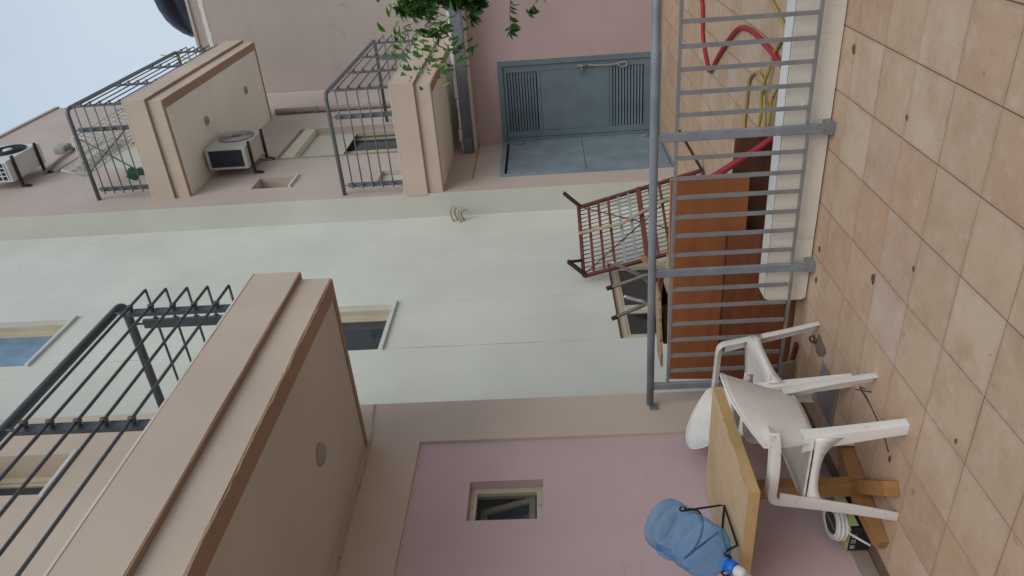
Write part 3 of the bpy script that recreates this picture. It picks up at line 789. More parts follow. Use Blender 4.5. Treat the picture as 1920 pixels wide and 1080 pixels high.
# ------------------------------------------------------------------ drying rack, green bag, broom on the upper balcony
t = thing('drying_rack', (-2.9, 10.3, 6.77), 'white wire drying rack unfolded on the upper balcony', 'drying rack')
a0, a1 = 9.15, 10.5
def grid(px, pz, qx, qz, nm):
    g = MB(); A, B = Vector((px, 0, pz)), Vector((qx, 0, qz))
    e = lambda y, s: Vector((A.x+(B.x-A.x)*s, y, A.z+(B.z-A.z)*s))
    g.tube([e(a0, 0), e(a1, 0), e(a1, 1), e(a0, 1), e(a0, 0)], .009, 6)
    for k in range(1, 9): g.tube([e(a0, k/9), e(a1, k/9)], .005, 4)
    for k in range(1, 10): y = a0+(a1-a0)*k/10; g.tube([e(y, 0), e(y, 1)], .005, 4)
    g.build(nm, M['whiteplastic'], t)
grid(-2.62, 7.70, -3.15, 7.70, 'top_grid'); grid(-3.15, 7.72, -3.05, 8.0, 'wing'); grid(-2.62, 7.68, -2.75, 7.05, 'wing')
for y in (a0+.05, a1-.05):
    g = MB(); g.tube([(-2.4, y, 6.78), (-3.15, y, 7.70)], .01, 6); g.tube([(-3.3, y, 6.78), (-2.62, y, 7.70)], .01, 6); g.build('leg', M['tubegrey'], t)
t = thing('peg_bag', (-3.2, 9.27, 7.05), 'dark green plastic peg bag hanging low on the drying rack', 'bag')
g = MB(); g.box(-3.27, -3.13, 9.22, 9.32, 7.06, 7.20, .025, rot=Matrix.Rotation(R(25), 3, 'Y')); g.box(-3.22, -3.12, 9.22, 9.32, 6.94, 7.05, .025); g.build('pouch', M['green'], t)
t = thing('broom', (-2.3, 12.1, 6.78), 'lime green broom handle standing in the corner of the upper balcony', 'broom')
MB().tube([(-2.36, 11.95, 6.8), (-2.26, 12.3, 7.82)], .011, 8).build('handle', M['lime'], t); MB().box(-2.42, -2.3, 11.85, 12.1, 6.775, 6.86).build('head', M['lime'], t)

# ------------------------------------------------------------------ low wall (curb) and terrace railing
t = thing('low_wall', (-1.0, 4.17, 0), 'low painted curb wall behind the terrace railing with bright worn top', 'low wall')
mb = MB()
# slightly worn left end: chamfered upper and lower corner
pr = [(-2.505, .03), (-2.49, .008), (3.2, .0), (3.2, .262), (-2.488, .262), (-2.512, .215)]
vs = [(x, y, z) for y in (4.105, 4.25) for (x, z) in pr]; k = len(pr)
mb.add(vs, [tuple(range(k)), tuple(range(k, 2*k))[::-1]] + [(i, (i+1) % k, k+(i+1) % k, k+i) for i in range(k)])
mb.build('body', M['curb'], t)
mb = MB(); vs = []; rs = random.Random(3); nn_ = 120
for i in range(nn_+1):
    x = -2.48+i*(5.66/nn_); vs += [(x, 4.108+abs(rs.gauss(0, .005)), .2655), (x, 4.249, .2655)]
mb.add(vs, [(2*i, 2*i+1, 2*i+3, 2*i+2) for i in range(nn_)]); mb.build('worn_top', M['curbtop'], t)

t = thing('terrace_railing', (-1.8, 4.05, 0), 'grey painted steel railing with flat balusters across the end of the terrace', 'railing')
YR = 4.05
mb = MB(); mb.tube([(XP+.035, YR, .973), (-2.2, YR, .980), (-1.2, YR, .986), (1.9, YR, 1.0)], .0245, 14); mb.build('top_rail', M['galv'], t)
mb = MB(); mb.tube([(XP+.04, YR, .968), (XP+.012, YR, .945), (XP-.0, YR, .945)], .012, 6); mb.box(XP+.0005, XP+.010, YR-.03, YR+.03, .92, .975); mb.build('wall_bracket', M['galv'], t)
PX = [-3.10+.862*k for k in range(6)]
def rz_(x, z0, s=.0075): return z0+(x+1.8)*s
for i, x in enumerate(PX):
    m1 = MB(); m1.box(x-.026, x+.026, YR-.012, YR+.012, .045 if i else .14, rz_(x, .965), .004); m1.box(x-.01, x+.01, YR-.01, YR+.01, rz_(x, .95), rz_(x, .985)); m1.build('post', M['galv'], t)
    if i:
        m1 = MB(); m1.box(x-.034, x+.034, YR-.02, YR+.055, .0, .05); m1.box(x-.03, x+.03, YR-.0165, YR-.0125, .05, .10, .001); m1.tube([(x, YR-.022, .075), (x, YR-.012, .075)], .01, 8); m1.build('foot_bracket', M['galv2'], t)
m1 = None
for a, b_ in zip(PX, PX[1:]):
    s = MB(); s.box(a+.026, b_-.026, YR-.008, YR+.016, .851, .868); s.build('middle_rail', M['galv2'], t)
    s = MB(); s.box(a+.026, b_-.026, YR-.012, YR+.012, rz_(a, .138, .012), rz_(a, .152, .012)); s.build('bottom_rail', M['galv2'], t)
    for k in range(1, 7):
        x = a+(b_-a)*k/7
        if m1 is None:
            s = MB(); s.box(x-.0108, x+.0108, YR-.008, YR+.007, .148, .856); m1 = (s.build('baluster', M['galv2'], t), x)
        else: o = m1[0].copy(); COL.objects.link(o); o.location = m1[0].location + Vector((x-m1[1]+random.uniform(-.004, .004), random.uniform(-.001, .001), 0))
# cable tie left on a baluster
s = MB(); s.tube(arc((-1.235, YR, .19), .016, 0, 6.0, 14, (1, 0, 0), (0, 1, 0)), .003, 5); s.build('cable_tie', M['whitetap'], t)

# ------------------------------------------------------------------ boards stacked behind the railing
def board(name, x0, x1, z0, z1, y, lean, th, mat, label, edge=True, tilt=0., group=None):
    t = thing(name, ((x0+x1)/2, y, z0), label, 'board', group)
    Rm = Matrix.Rotation(lean, 3, 'X') @ Matrix.Rotation(tilt, 3, 'Y'); pv = ((x0+x1)/2, y, z0)
    Rm = Matrix.Rotation(-lean, 3, 'X') @ Matrix.Rotation(tilt, 3, 'Y')
    MB().box(x0, x1, y, y+th, z0, z1, .002, rot=Rm, piv=pv).build('panel', M[mat], t)
    if edge: MB().box(x0+.002, x1-.002, y+.001, y+th-.001, z1, z1+.003, rot=Rm, piv=pv).build('edge_or_shadow_strip', M['edge_board'], t)
    if name == 'board' and not edge: MB().box(x0, x1, y-.001, y+th+.001, z1, z1+.006, rot=Rm, piv=pv).build('edge_or_shadow_strip', M['rustdark'], t)  # dark strip painted as the shadow gap above the lower board
    if mat != 'brown_board': MB().box(x1, x1+.004, y-.001, y+th, z0, z1, rot=Rm, piv=pv).build('end_strip', M['oldlath'], t)
    return t
board('board', -3.25, -2.10, .008, .475, 4.27, R(2), .02, 'brown_board', 'reddish brown board standing on its long edge at the foot of the orange board', False)
board('board', -3.26, -1.745, .353, .825, 4.305, R(5), .024, 'orange_board', 'largest orange brown board leaning behind the railing', tilt=R(-.9))
board('board', -2.35, -1.49, .006, .447, 4.37, R(6), .02, 'dark_board', 'dark brown board showing between curb and orange board', tilt=R(.0))
t = thing('cabinet', (-2.5, 4.8, 0), 'old dark brown cabinet carcass behind the leaning boards', 'cabinet')
g = MB(); g.box(-3.2, -2.2, 4.47, 5.05, .01, .03); g.build('shelf', M['dark_board'], t)
g = MB(); g.box(-3.2, -2.2, 4.47, 5.05, .70, .72); g.build('top_board', M['dark_board'], t)
g = MB(); g.box(-3.2, -3.18, 4.47, 5.05, .03, .70); g.build('side_panel', M['brown_board'], t)
g = MB(); g.box(-2.22, -2.2, 4.47, 5.05, .03, .70); g.build('side_panel', M['brown_board'], t)
g = MB(); g.box(-3.18, -2.22, 5.03, 5.05, .03, .70); g.build('back_panel', M['dark_board'], t)
t = thing('cardboard_box', (-1.86, 4.66, .46), 'torn piece of tan cardboard sticking up behind the red hose', 'cardboard')
g = MB(); rows = [[(-1.97+.11*j, 4.435+.012*i-.008*j, .47+.05*i+(.012 if j == 1 else 0)-.012*j*(i == 2)) for j in range(3)] for i in range(3)]
g.strip(rows, .006, False); g.build('flap', M['cardboard'], t)
g = MB(); g.box(-1.87, -1.74, 4.475, 4.483, .40, .424); g.build('red_print', M['hose_red'], t)
# plywood offcuts lying on the cabinet
offs = [(-3.22, -2.62, 4.42, 4.62, .83, .845, 'pale plywood offcut lying on top of the brown boards by the wall', R(3)),
        (-2.62, -2.22, 4.46, 4.62, .80, .815, 'splintered plywood offcut on the brown boards near the red bed frame', R(-4))]
for (x0, x1, y0, y1, z0, z1, lb, rr) in offs:
    t = thing('plywood_offcut', ((x0+x1)/2, (y0+y1)/2, z0), lb, 'plywood')
    g = MB(); kk = 14; vs = []; rs = random.Random(int(-x0*100))
    for i in range(kk+1):
        x = x0+(x1-x0)*i/kk; e1 = rs.uniform(-.018, .018); zz = z0+(x-x0)*math.sin(rr)
        vs += [(x, y0+e1, zz), (x, y1, zz), (x, y1, zz+z1-z0), (x, y0+e1, zz+z1-z0)]
    fs = [(0, 1, 2, 3), (kk*4, kk*4+3, kk*4+2, kk*4+1)]
    for i in range(kk):
        a = i*4
        for q in range(4): fs.append((a+q, a+(q+1) % 4, a+4+(q+1) % 4, a+4+q))
    g.add(vs, fs); g.build('sheet', M['ply'], t)
    g = MB(); g.box((x0+x1)/2-.12, (x0+x1)/2+.12, y0+.04, y1-.02, .722, z0-.001); g.build('packing_block', M['dark_board'], t)
t = thing('lath', (-2.35, 4.47, .72), 'splintered cream lath poking up beside the stool', 'lath')
g = MB(); g.tube([(-2.47, 4.50, .722), (-2.50, 4.56, .88), (-2.42, 4.66, .97)], .02, flat=(.05, .01)); g.build('strip', M['ply'], t)
t = thing('lath', (-3.02, 4.3, 0), 'grey brown lath lying on the floor at the foot of the boards', 'lath')
MB().box(-3.24, -2.86, 4.16, 4.2, .001, .022, rot=Matrix.Rotation(R(-14), 3, 'Z')).build('strip', M['dark_board'], t)
t = thing('tile_slab', (-3.05, 3.95, 0), 'loose grey tile leaning at the wall below the railing end', 'tile')
MB().box(-3.26, -3.0, 4.12, 4.132, .002, .10, rot=Matrix.Rotation(R(18), 3, 'X')).build('slab', M['skirt'], t)

# ------------------------------------------------------------------ upturned stool on the cabinet
t = thing('stool', (-2.9, 4.8, .722), 'upturned round stool with bent tube legs and black feet in front of the low window', 'stool')
sx, sy = -2.86, 4.83
MB().lathe([(.001, 0), (.15, .002), (.165, .012), (.165, .028), (.15, .036), (.001, .038)], 36, Matrix.Translation((sx, sy, .79)) @ Matrix.Rotation(R(-14), 4, 'X')).build('seat', M['brown_board'], t)
MB().lathe([(.157, -.014), (.168, -.008), (.168, .01), (.157, .012)], 36, Matrix.Translation((sx, sy, .785)) @ Matrix.Rotation(R(-14), 4, 'X'), cap=False).build('rim', M['rustdark'], t)
g = MB(); g.box(sx-.08, sx+.08, sy-.08, sy+.08, .721, .775); g.build('backrest_stub', M['dark_board'], t)
tips = [((-2.80, 4.88, 1.18), (-2.66, 4.80, .90), (-2.72, 4.80, .83), 'tubegrey', True), ((-3.08, 4.90, 1.14), (-2.93, 4.82, .93), (-2.86, 4.82, .84), 'tubegrey', True),
        ((-2.60, 4.92, 1.155), (-2.72, 4.92, .95), (-2.82, 4.93, .84), 'chrome', False), ((-2.83, 4.80, 1.075), (-2.87, 4.76, .92), (-2.96, 4.74, .81), 'chrome', False)]
for a, b_, c, mn, capd in tips:
    g = MB(); g.tube(spline([a, Vector(a).lerp(Vector(b_), .6), b_, c], 5), .0145, 8); lg = g.build('leg', M[mn], t)
    if capd:
        a_, b2 = Vector(a), Vector(b_); d = (b2-a_).normalized(); MB().tube([a_-d*.012, a_+d*.035], .018, 10).build('foot_cap', M['black'], lg)

# ------------------------------------------------------------------ rusty bed frame leaning in the corner
t = thing('bed_frame', (-3.3, 7.0, 0), 'rusty red brown bed frame with wire mesh leaning upright in the corner', 'bed frame')
A = Vector((-3.69, 6.70, 1.285)); B = Vector((-3.285, 7.52, 1.285)); wv = (B-A); W_ = wv.length; wv.normalize()
nh = Vector((wv.y, -wv.x, 0)); dv = (nh*.38 + Vector((0, 0, -1))).normalized(); LEN = 1.285/abs(dv.z)-.02
nv = wv.cross(dv); nv = nv if nv.dot(Vector((1, -1, .3))) > 0 else -nv
P = lambda a, l, h=0.: A + wv*(a*W_) + dv*(l*LEN) + nv*h
def bar(p, q, wd, th, nm, mt_, par=t): return MB().tube([p, q], .01, flat=(th, wd), upv=wv).build(nm, M[mt_], par)
for a in (0, 1): MB().tube([P(a, 0), P(a, 1)], .01, flat=(.03, .035), upv=nv).build('side_rail', M['rust'], t)
for l in (0, 1): MB().tube([P(0, l), P(1, l)], .01, flat=(.03, .035), upv=nv).build('end_rail', M['rust'], t)
MB().tube([P(-.01, .5, .012), P(1.02, .5, .012)], .01, flat=(.05, .02), upv=nv).build('centre_bar', M['rust'], t)
for i in range(1, 12):
    if i == 6: continue
    l = i/12; MB().tube([P(.0, l, .004), P(1., l, .004)], .01, flat=(.028, .006), upv=nv).build('cross_slat', M['paleslat' if i in (4, 5) else 'rust'], t)
g = None
for i in range(1, 17):
    MB().tube([P(i/17, .045, -.004), P(i/17, .985, -.004)], .0046, 5).build('mesh_wire', M['wire'], t)
    sp_ = MB(); sp_.tube([P(i/17, .008, -.002), P(i/17, .045, -.004)], .006, 5); sp_.build('spring', M['rustdark'], t)
for (a, b_) in (((0.02, .02), (.98, .98)), ((.98, .02), (.02, .98))):
    MB().tube([P(*a, .018), P(*b_, .018)], .01, flat=(.012, .005), upv=nv).build('brace', M['rust'], t)
for (a, l) in ((1, .02), (.62, .0), (0, .02)):
    e = P(a, l); d = (nv*.9 - dv*.5 + wv*.35)
    if a == .62: continue
    MB().tube([e, e+d.normalized()*.25], .01, flat=(.055, .03)).build('leg', M['rustdark'], t)
    if a == 0: MB().tube([P(.22, .0), e+d.normalized()*.24], .01, flat=(.03, .012)).build('leg_stay', M['rust'], t)
MB().tube([P(1.0, 1.0), P(1.0, .97)+(nv*.4+wv*.25-dv*.06)], .01, flat=(.05, .025)).build('leg', M['rustdark'], t)
t2 = thing('lath', tuple(P(.5, .5)), 'long pale lath resting diagonally across the red bed frame', 'lath')
MB().tube([P(.56, .0, .06), P(.52, .35, .065), P(.66, .62, .06), P(.74, .99, .05)], .01, flat=(.035, .012), upv=nv).build('strip', M['oldlath'], t2)

# ------------------------------------------------------------------ hoses
g = MB(); pts = [(-1.24, 8.3, .02), (-1.27, 7.74, .02), (-1.585, 7.6, .02), (-1.79, 7.3, .022), (-1.80, 7.15, .022), (-1.58, 6.83, .022), (-1.28, 6.3, .022), (-1.2, 5.9, .022), (-1.22, 5.4, .022), (-1.28, 4.9, .025), (-1.38, 4.55, .04)]
g.tube(spline(pts, 8), .019, 10)
tag(g.build('garden_hose', M['hose_red'], None, (-1.4, 6.5, 0)), 'red hose snaking over the floor tiles beyond the railing', 'hose')
g = MB(); g.tube(spline([(-1.42, 4.36, .14), (-1.50, 4.335, .225), (-1.66, 4.33, .46), (-1.79, 4.36, .645), (-1.805, 4.40, .66), (-1.81, 4.44, .60)], 8), .021, 10)
tag(g.build('garden_hose', M['hose_red'], None, (-1.6, 4.35, .3)), 'red hose end propped against the dark brown board behind the curb', 'hose')
pts = [(-.75, 6.0, .015), (-.92, 5.42, .015), (-1.03, 5.07, .015), (-1.15, 4.90, .015), (-1.30, 4.86, .02), (-1.38, 5.0, .025), (-1.53, 5.14, .03), (-1.74, 5.15, .035), (-2.0, 5.3, .03), (-2.14, 5.6, .02),
       (-2.05, 5.82, .015), (-1.72, 5.83, .015), (-1.53, 5.78, .015), (-1.45, 5.59, .015), (-1.49, 5.4, .02), (-1.73, 5.17, .05), (-1.98, 5.1, .04), (-2.1, 5.28, .03), (-1.95, 5.42, .04), (-1.70, 5.30, .05), (-1.52, 5.33, .05), (-1.35, 5.27, .03), (-1.22, 5.22, .018), (-1.10, 5.02, .015), (-1.2, 4.6, .015)]
g = MB(); g.tube(spline(pts, 8), .0125, 8)
tag(g.build('garden_hose', M['hose_yel'], None, (-1.3, 5.0, 0)), 'coiled olive yellow hose lying on the tiles behind the curb', 'hose')

# ------------------------------------------------------------------ drain grate, cable, litter
t = thing('drain_grate', (-2.85, 3.57, 0), 'square metal drain grate in the floor under the chairs', 'drain')
g = MB()
for b_ in ((-3.0, -2.70, 3.44, 3.455), (-3.0, -2.70, 3.695, 3.71), (-3.0, -2.985, 3.455, 3.695), (-2.715, -2.70, 3.455, 3.695)): g.box(*b_, .0008, .007)
g.build('frame', M['grate'], t)
MB().box(-2.985, -2.715, 3.455, 3.695, .0008, .0022).build('pit', M['black'], t)
m1 = None
for k in range(17):
    x = -2.985+.27*(k+.5)/17
    if m1 is None: m1 = (MB().box(x-.0045, x+.0045, 3.455, 3.695, .0024, .0065).build('bar', M['grate'], t), x)
    else: o = m1[0].copy(); COL.objects.link(o); o.location = m1[0].location+Vector((x-m1[1], 0, 0))
g = MB(); rs = random.Random(2); c = Vector((-2.66, 3.80, .003)); ring = []
for k in range(18): a = k*math.pi/9; q = 1+rs.uniform(-.4, .25); ring.append(c+Vector((.06*math.cos(a)*q, .10*math.sin(a)*q, 0)))
g.add([c+Vector((0, 0, .004))]+ring, [(0, i+1, (i+1) % 18+1) for i in range(18)])
tag(g.build('mortar_patch', M['darkmortar'], floor), kind='stuff')
g = MB(); g.tube(arc((-2.64, 3.85, .022), .022, 0, 5.2, 14, (1, 0, 0), (0, .6, .8)), .006, 6)
tag(g.build('iron_ring', M['rustdark'], None, (-2.64, 3.85, 0)), 'small rusty iron ring on the mortar patch beside the drain', 'ring')
g = MB(); g.tube(spline([(-2.405, 3.05, .10), (-2.45, 3.08, .004), (-2.512, 3.2, .004), (-2.515, 3.1, .004), (-2.53, 2.99, .004), (-2.555, 2.88, .004), (-2.6, 2.80, .004)], 8), .0032, 6)
tag(g.build('loose_wire', M['cabledark'], None, (-2.5, 3.0, 0)), 'thin dark wire lying on the tiles between the front chair legs', 'wire')
rs = random.Random(21); lm = None
spots = [(-1.90, 3.27, .03, 'curled dry leaf on the tiles left of the middle railing post'), (-.93, 3.93, .026, 'reddish dry leaf on the tiles near the right end of the curb'), (-2.30, 3.98, .022, 'dry leaf against the foot of the curb'), (-2.1, 4.0, .02, 'dark dry leaf lying in the joint along the curb'), (-1.66, 2.93, .014, 'small dry leaf on a tile joint in mid terrace'), (-2.13, 2.34, .014, 'dark crumb of leaf on the tile right of the table foot'), (-2.62, 2.77, .02, 'crumpled dry leaf beside the table foot'), (-1.08, 3.25, .014, 'pale twig scrap on the tiles near the curb')]
for (x, y, s, lb) in spots:
    g = MB(); rows = []
    for i in range(5):
        u = i/4; wdt = math.sin(math.pi*min(.98, max(.04, u)))*.5
        rows.append([(x+s*(u-.5)*2, y+s*wdt*v_+s*.3*math.sin(u*3), .003+s*.16*abs(v_)+s*.12*u*u) for v_ in (-1, 0, 1)])
    g.strip(rows, .0012); tag(g.build('dry_leaf', M['leafdry'], None, (x, y, 0)), lb, 'leaf', 'dry leaves on the terrace')

# ------------------------------------------------------------------ pedestal table
t = thing('table', (-2.92, 2.9, 0), 'small square wood veneer table on a crossed foot against the pink wall', 'table')
TX0, TX1, TY0, TY1, TZ0, TZ1 = -3.285, -2.535, 2.5, 3.285, .697, .75
MB().box(TX0, TX1-.002, TY0+.002, TY1-.002, TZ0+.002, TZ1).build('tabletop', M['pine'], t)
g = MB(); g.box(TX1-.002, TX1, TY0, TY1, TZ0, TZ1-.001); g.box(TX0, TX1-.002, TY0, TY0+.002, TZ0, TZ1-.001); g.box(TX0, TX1-.002, TY1-.002, TY1, TZ0, TZ1-.001); g.build('edge_band', M['pine_edge'], t)
g = MB()
for (a, b_) in ((2.56, 2.66), (2.84, 2.93), (3.0, 3.03)): g.box(TX1-.011, TX1-.0065, a, b_, TZ1-.001, TZ1+.0006)
g.build('chipped_edge', M['dark_board'], t)
px, py = -2.965, 2.945
MB().box(px-.04, px+.04, py-.035, py+.035, .075, TZ0, .004).build('post', M['pine_leg'], t)
def foot(d, L, z1, hz):
    d = Vector((d[0], d[1], 0)).normalized(); s_ = Vector((-d.y, d.x, 0)); g = MB(); vs = []
    for (k, zt, zb) in ((-L, .045, .0), (-L+.03, .06, .0), (-.12, hz, .004), (.12, hz, .004), (L-.03, .06, .0), (L, .045, .0)):
        for q in (-.035, .035):
            p = Vector((px, py, 0))+d*k+s_*q; vs += [(p.x, p.y, zb+.002), (p.x, p.y, zt)]
    fs = []
    for i in range(5):
        a = i*4; fs += [(a, a+4, a+5, a+1), (a+2, a+3, a+7, a+6), (a+1, a+5, a+7, a+3), (a, a+2, a+6, a+4)]
    fs += [(0, 1, 3, 2), (20, 22, 23, 21)]
    g.add(vs, fs); g.build('foot', M['pine_leg'], t)
foot((.68, -.73), .41, .08, .085); foot((.25, .95), .33, .08, .082)

# ------------------------------------------------------------------ monobloc chairs
def chair(name, cx, cy, face, label):
    """face=+1 looks to +x, -1 to -x. local: +f forward, s sideways"""
    t = thing(name, (cx, cy, 0), label, 'chair', 'white plastic armchairs by the table')
    def Pt(f, s, z): return Vector((cx+f*face, cy+s*face, z))
    pm = M['whiteplastic']
    # seat: dished, slightly sloping, rounded front
    rows = []
    for i in range(13):
        u = i/12; f = -.185+u*.405
        wd = .203+.045*u - (.03*max(0, (u-.85)/.15)**2)
        row = []
        for j in range(13):
            v_ = j/6-1; z = .402+.022*u+.016*v_*v_-.020*math.sin(math.pi*u)*(1-v_*v_) - (.03*max(0, (u-.88)/.12)**2)
            row.append(Pt(f, wd*v_, z))
        rows.append(row)
    MB().strip(rows, .006).build('seat', M['seatm'], t)
    # backrest: curved shell, wide shoulders, waisted below
    rows = []
    for i in range(15):
        u = i/14; zc = .395+u*.405
        f0 = -.185-.225*u
        hw = .188+.042*min(1, u*1.6)
        row = []
        for j in range(15):
            v_ = j/7-1
            av = abs(v_); top = .805-.155*av**2.6            # arched top edge falling to the arms
            zt = .395+u*(top-.395); uu = (zt-.395)/.405
            row.append(Pt(-.185-.215*uu+.14*v_*v_*(.2+.8*u), hw*v_, zt))
        rows.append(row)
    MB().strip(rows, .0065).build('backrest', pm, t)
    # rim bead round the top of the backrest
    ring = [rows[i][0] for i in range(11, 15)] + rows[14][1:-1] + [rows[i][-1] for i in range(14, 10, -1)]
    MB().tube(ring, .0055, 6).build('backrest_rim', pm, t)
    for s in (-1, 1):
        # front leg: angle section running up into the arm, one continuous moulding
        sec = lambda p, d1, d2, a, b_, th: [p+d1*.012, p+d1*a, p+d1*a+d2*th, p+d1*th+d2*th, p+d1*th+d2*b_, p+d2*b_, p+d2*.012, p+(d1+d2)*.0035]
        def sweep(path, a_, b_, th, nm, dirs):
            g = MB(); vs = []
            for k, p in enumerate(path):
                d1, d2 = dirs[k] if isinstance(dirs, list) else dirs
                aa = a_[k] if isinstance(a_, list) else a_; bb = b_[k] if isinstance(b_, list) else b_
                vs += sec(p, d1, d2, aa, bb, th)
            fs = []; K = 8
            for k in range(len(path)-1):
                for q in range(K): fs.append((k*K+q, k*K+(q+1) % K, (k+1)*K+(q+1) % K, (k+1)*K+q))
            fs += [tuple(range(K))[::-1], tuple(range((len(path)-1)*K, len(path)*K))]
            g.add(vs, fs, True)
            o = g.build(nm, pm, t); o.data.set_sharp_from_angle(angle=R(32))
            return o
        F = Vector((face, 0, 0)); Sd = Vector((0, s*face, 0)); Z = Vector((0, 0, 1))
        # outer corner line of the leg; flanges go back (-F) and inward (-Sd)
        leg = spline([Pt(.265, s*.292, 0), Pt(.232, s*.274, .2), Pt(.20, s*.258, .42), Pt(.178, s*.254, .555)], 5)
        kk = len(leg)-1; sweep(leg, [.058+.028*(k/kk) for k in range(kk+1)], [.044+.014*(k/kk) for k in range(kk+1)], .007, 'front_leg', (-F, -Sd))
        # bend and armrest: flanges down (-Z) and inward (-Sd)
        bendp = arc(Pt(.118, s*.253, .552), .06, 0, math.pi/2, 6, F, Z)
        armp = bendp + spline([Pt(.10, s*.255, .614), Pt(-.05, s*.262, .616), Pt(-.20, s*.255, .624), Pt(-.262, s*.232, .632)], 5)[0:]
        dirs = []
        for k, p in enumerate(armp):
            if k < 7:
                a = k/6*math.pi/2; dn = -(F*math.cos(a)+Z*math.sin(a))
            else: dn = -Z
            dirs.append((dn, -Sd))
        sweep(armp, .042, .058, .006, 'armrest', dirs)
        # stub closing the arm on to the backrest
        q = rows[13][0 if s < 0 else -1]
        g = MB(); g.tube([Pt(-.255, s*.222, .622), q+Vector((0, 0, -.01))], .011, 6, flat=(.045, .02)); g.build('arm_joint', pm, t)
        # rear leg
        leg = spline([Pt(-.262, s*.205, 0), Pt(-.235, s*.203, .2), Pt(-.205, s*.198, .40), Pt(-.20, s*.196, .46)], 5)
        kk = len(leg)-1; sweep(leg, [.058+.036*(k/kk)**1.5 for k in range(kk+1)], [.046+.022*(k/kk)**1.5 for k in range(kk+1)], .007, 'rear_leg', (F, -Sd))
        # arched side apron under the seat
        rows2 = []
        for i in range(13):
            u = i/12; f = -.20+u*.40; top = .405+.02*u; drop = .038+.085*(abs(2*u-1)**3.2)
            rows2.append([Pt(f, s*(.200+.046*u), top), Pt(f, s*(.202+.046*u), top-drop)])
        MB().strip(rows2, .006).build('side_apron', pm, t)
    rows3 = [[Pt(.222-.012*(2*i/10-1)**2, (2*i/10-1)*.238, .418), Pt(.228-.012*(2*i/10-1)**2, (2*i/10-1)*.242, .378-.03*abs(2*i/10-1)**3)] for i in range(11)]
    MB().strip(rows3, .006).build('front_apron', pm, t)
    return t
# seat plastic with fine ribs
mt, n, b = newmat('white_plastic_ribbed')
v = coords(n); a = noise(n, v, 7, 5); s_ = noise(n, v, 40, 4)
c1 = mixc(n, (.62, .60, .57), (.69, .665, .63), mr(n, a, .3, .7)); c2 = mixc(n, c1, (.42, .33, .25), mul(n, mr(n, s_, .58, .8), .3)); n.links.new(c2, b.inputs['Base Color'])
b.inputs['Roughness'].default_value = .42
wv_ = n.nodes.new('ShaderNodeTexWave'); wv_.wave_type = 'BANDS'; wv_.bands_direction = 'Y'; wv_.inputs['Scale'].default_value = 34; n.links.new(v, wv_.inputs['Vector'])
bump(n, b, wv_.outputs['Fac'], .7, .004); M['seatm'] = mt
chair('plastic_chair', -2.595, 2.89, -1, 'front white plastic armchair seen from behind, tucked in under the table')
chair('plastic_chair', -2.79, 3.59, 1, 'rear white plastic armchair facing right behind the table')

# ------------------------------------------------------------------ water bottle and its wire stand
c0 = Vector((-2.975, 2.755, 1.092)); c1_ = Vector((-2.912, 2.435, .848)); ax = (c1_-c0).normalized()
side = Vector((0, 0, 1)).cross(ax).normalized(); upn = ax.cross(side)
MJ = Matrix.Translation(c0) @ Matrix((side, upn, ax)).transposed().to_4x4()
t = thing('water_bottle', tuple(c0), 'large blue plastic water bottle tilted neck down on a wire stand', 'water bottle')
prof = [(.09, .006), (.118, .0), (.131, .012), (.135, .03), (.135, .062), (.1265, .070), (.1265, .080), (.135, .092), (.135, .145), (.1255, .154), (.1255, .166), (.135, .178), (.135, .225), (.1255, .235), (.1255, .247), (.135, .26), (.135, .292), (.131, .32), (.118, .348), (.092, .374), (.06, .394), (.036, .408), (.029, .418), (.028, .445)]
def jr(r, z, a):
    # moulded grip hollow on one side and slanting ribs
    d = math.atan2(math.sin(a-2.1), math.cos(a-2.1)); g_ = math.exp(-(d/.36)**6)*math.exp(-((z-.13)/.05)**6)
    rib = .0045*max(0, math.sin(a*3))**8*math.exp(-((z-.29)/.035)**4)
    return r*(1-.22*g_)-rib
mb = MB(); 
fine = []
for (p, q) in zip(prof, prof[1:]):
    for k in range(3): fine.append((p[0]+(q[0]-p[0])*k/3, p[1]+(q[1]-p[1])*k/3))
fine.append(prof[-1]); mb.lathe(fine, 64, MJ, jr, cap=False)
mb.lathe([(.001, .022), (.06, .018), (.09, .006)], 64, MJ, cap=False); mb.build('body', M['jug'], t)
g = MB(); ha = 2.1
hp = lambda r, z: MJ @ Vector((r*math.cos(ha), r*math.sin(ha), z))
g.tube(spline([hp(.105, .075), hp(.13, .09), hp(.135, .13), hp(.13, .17), hp(.105, .185)], 5), .013, 10); g.build('handle', M['jug'], t)
g = MB(); g.lathe([(.030, .424), (.033, .426), (.033, .47), (.030, .474)], 28, MJ, fn=lambda r, z, a: r*(1+.02*math.cos(24*a))); g.build('cap', M['bluecap'], t)
g = MB(); g.lathe([(.022, .474), (.027, .478), (.029, .50), (.026, .522), (.012, .53)], 24, MJ); 
p0 = MJ @ Vector((0, 0, .505)); g.tube([p0, p0+Vector((-.02, -.005, -.045))], .010, 8); g.build('tap', M['whitetap'], t)
g = MB(); g.lathe([(.0275, .40), (.0305, .402), (.0305, .422), (.0275, .424)], 24, MJ, cap=False); g.build('neck_ring', M['jug'], t)

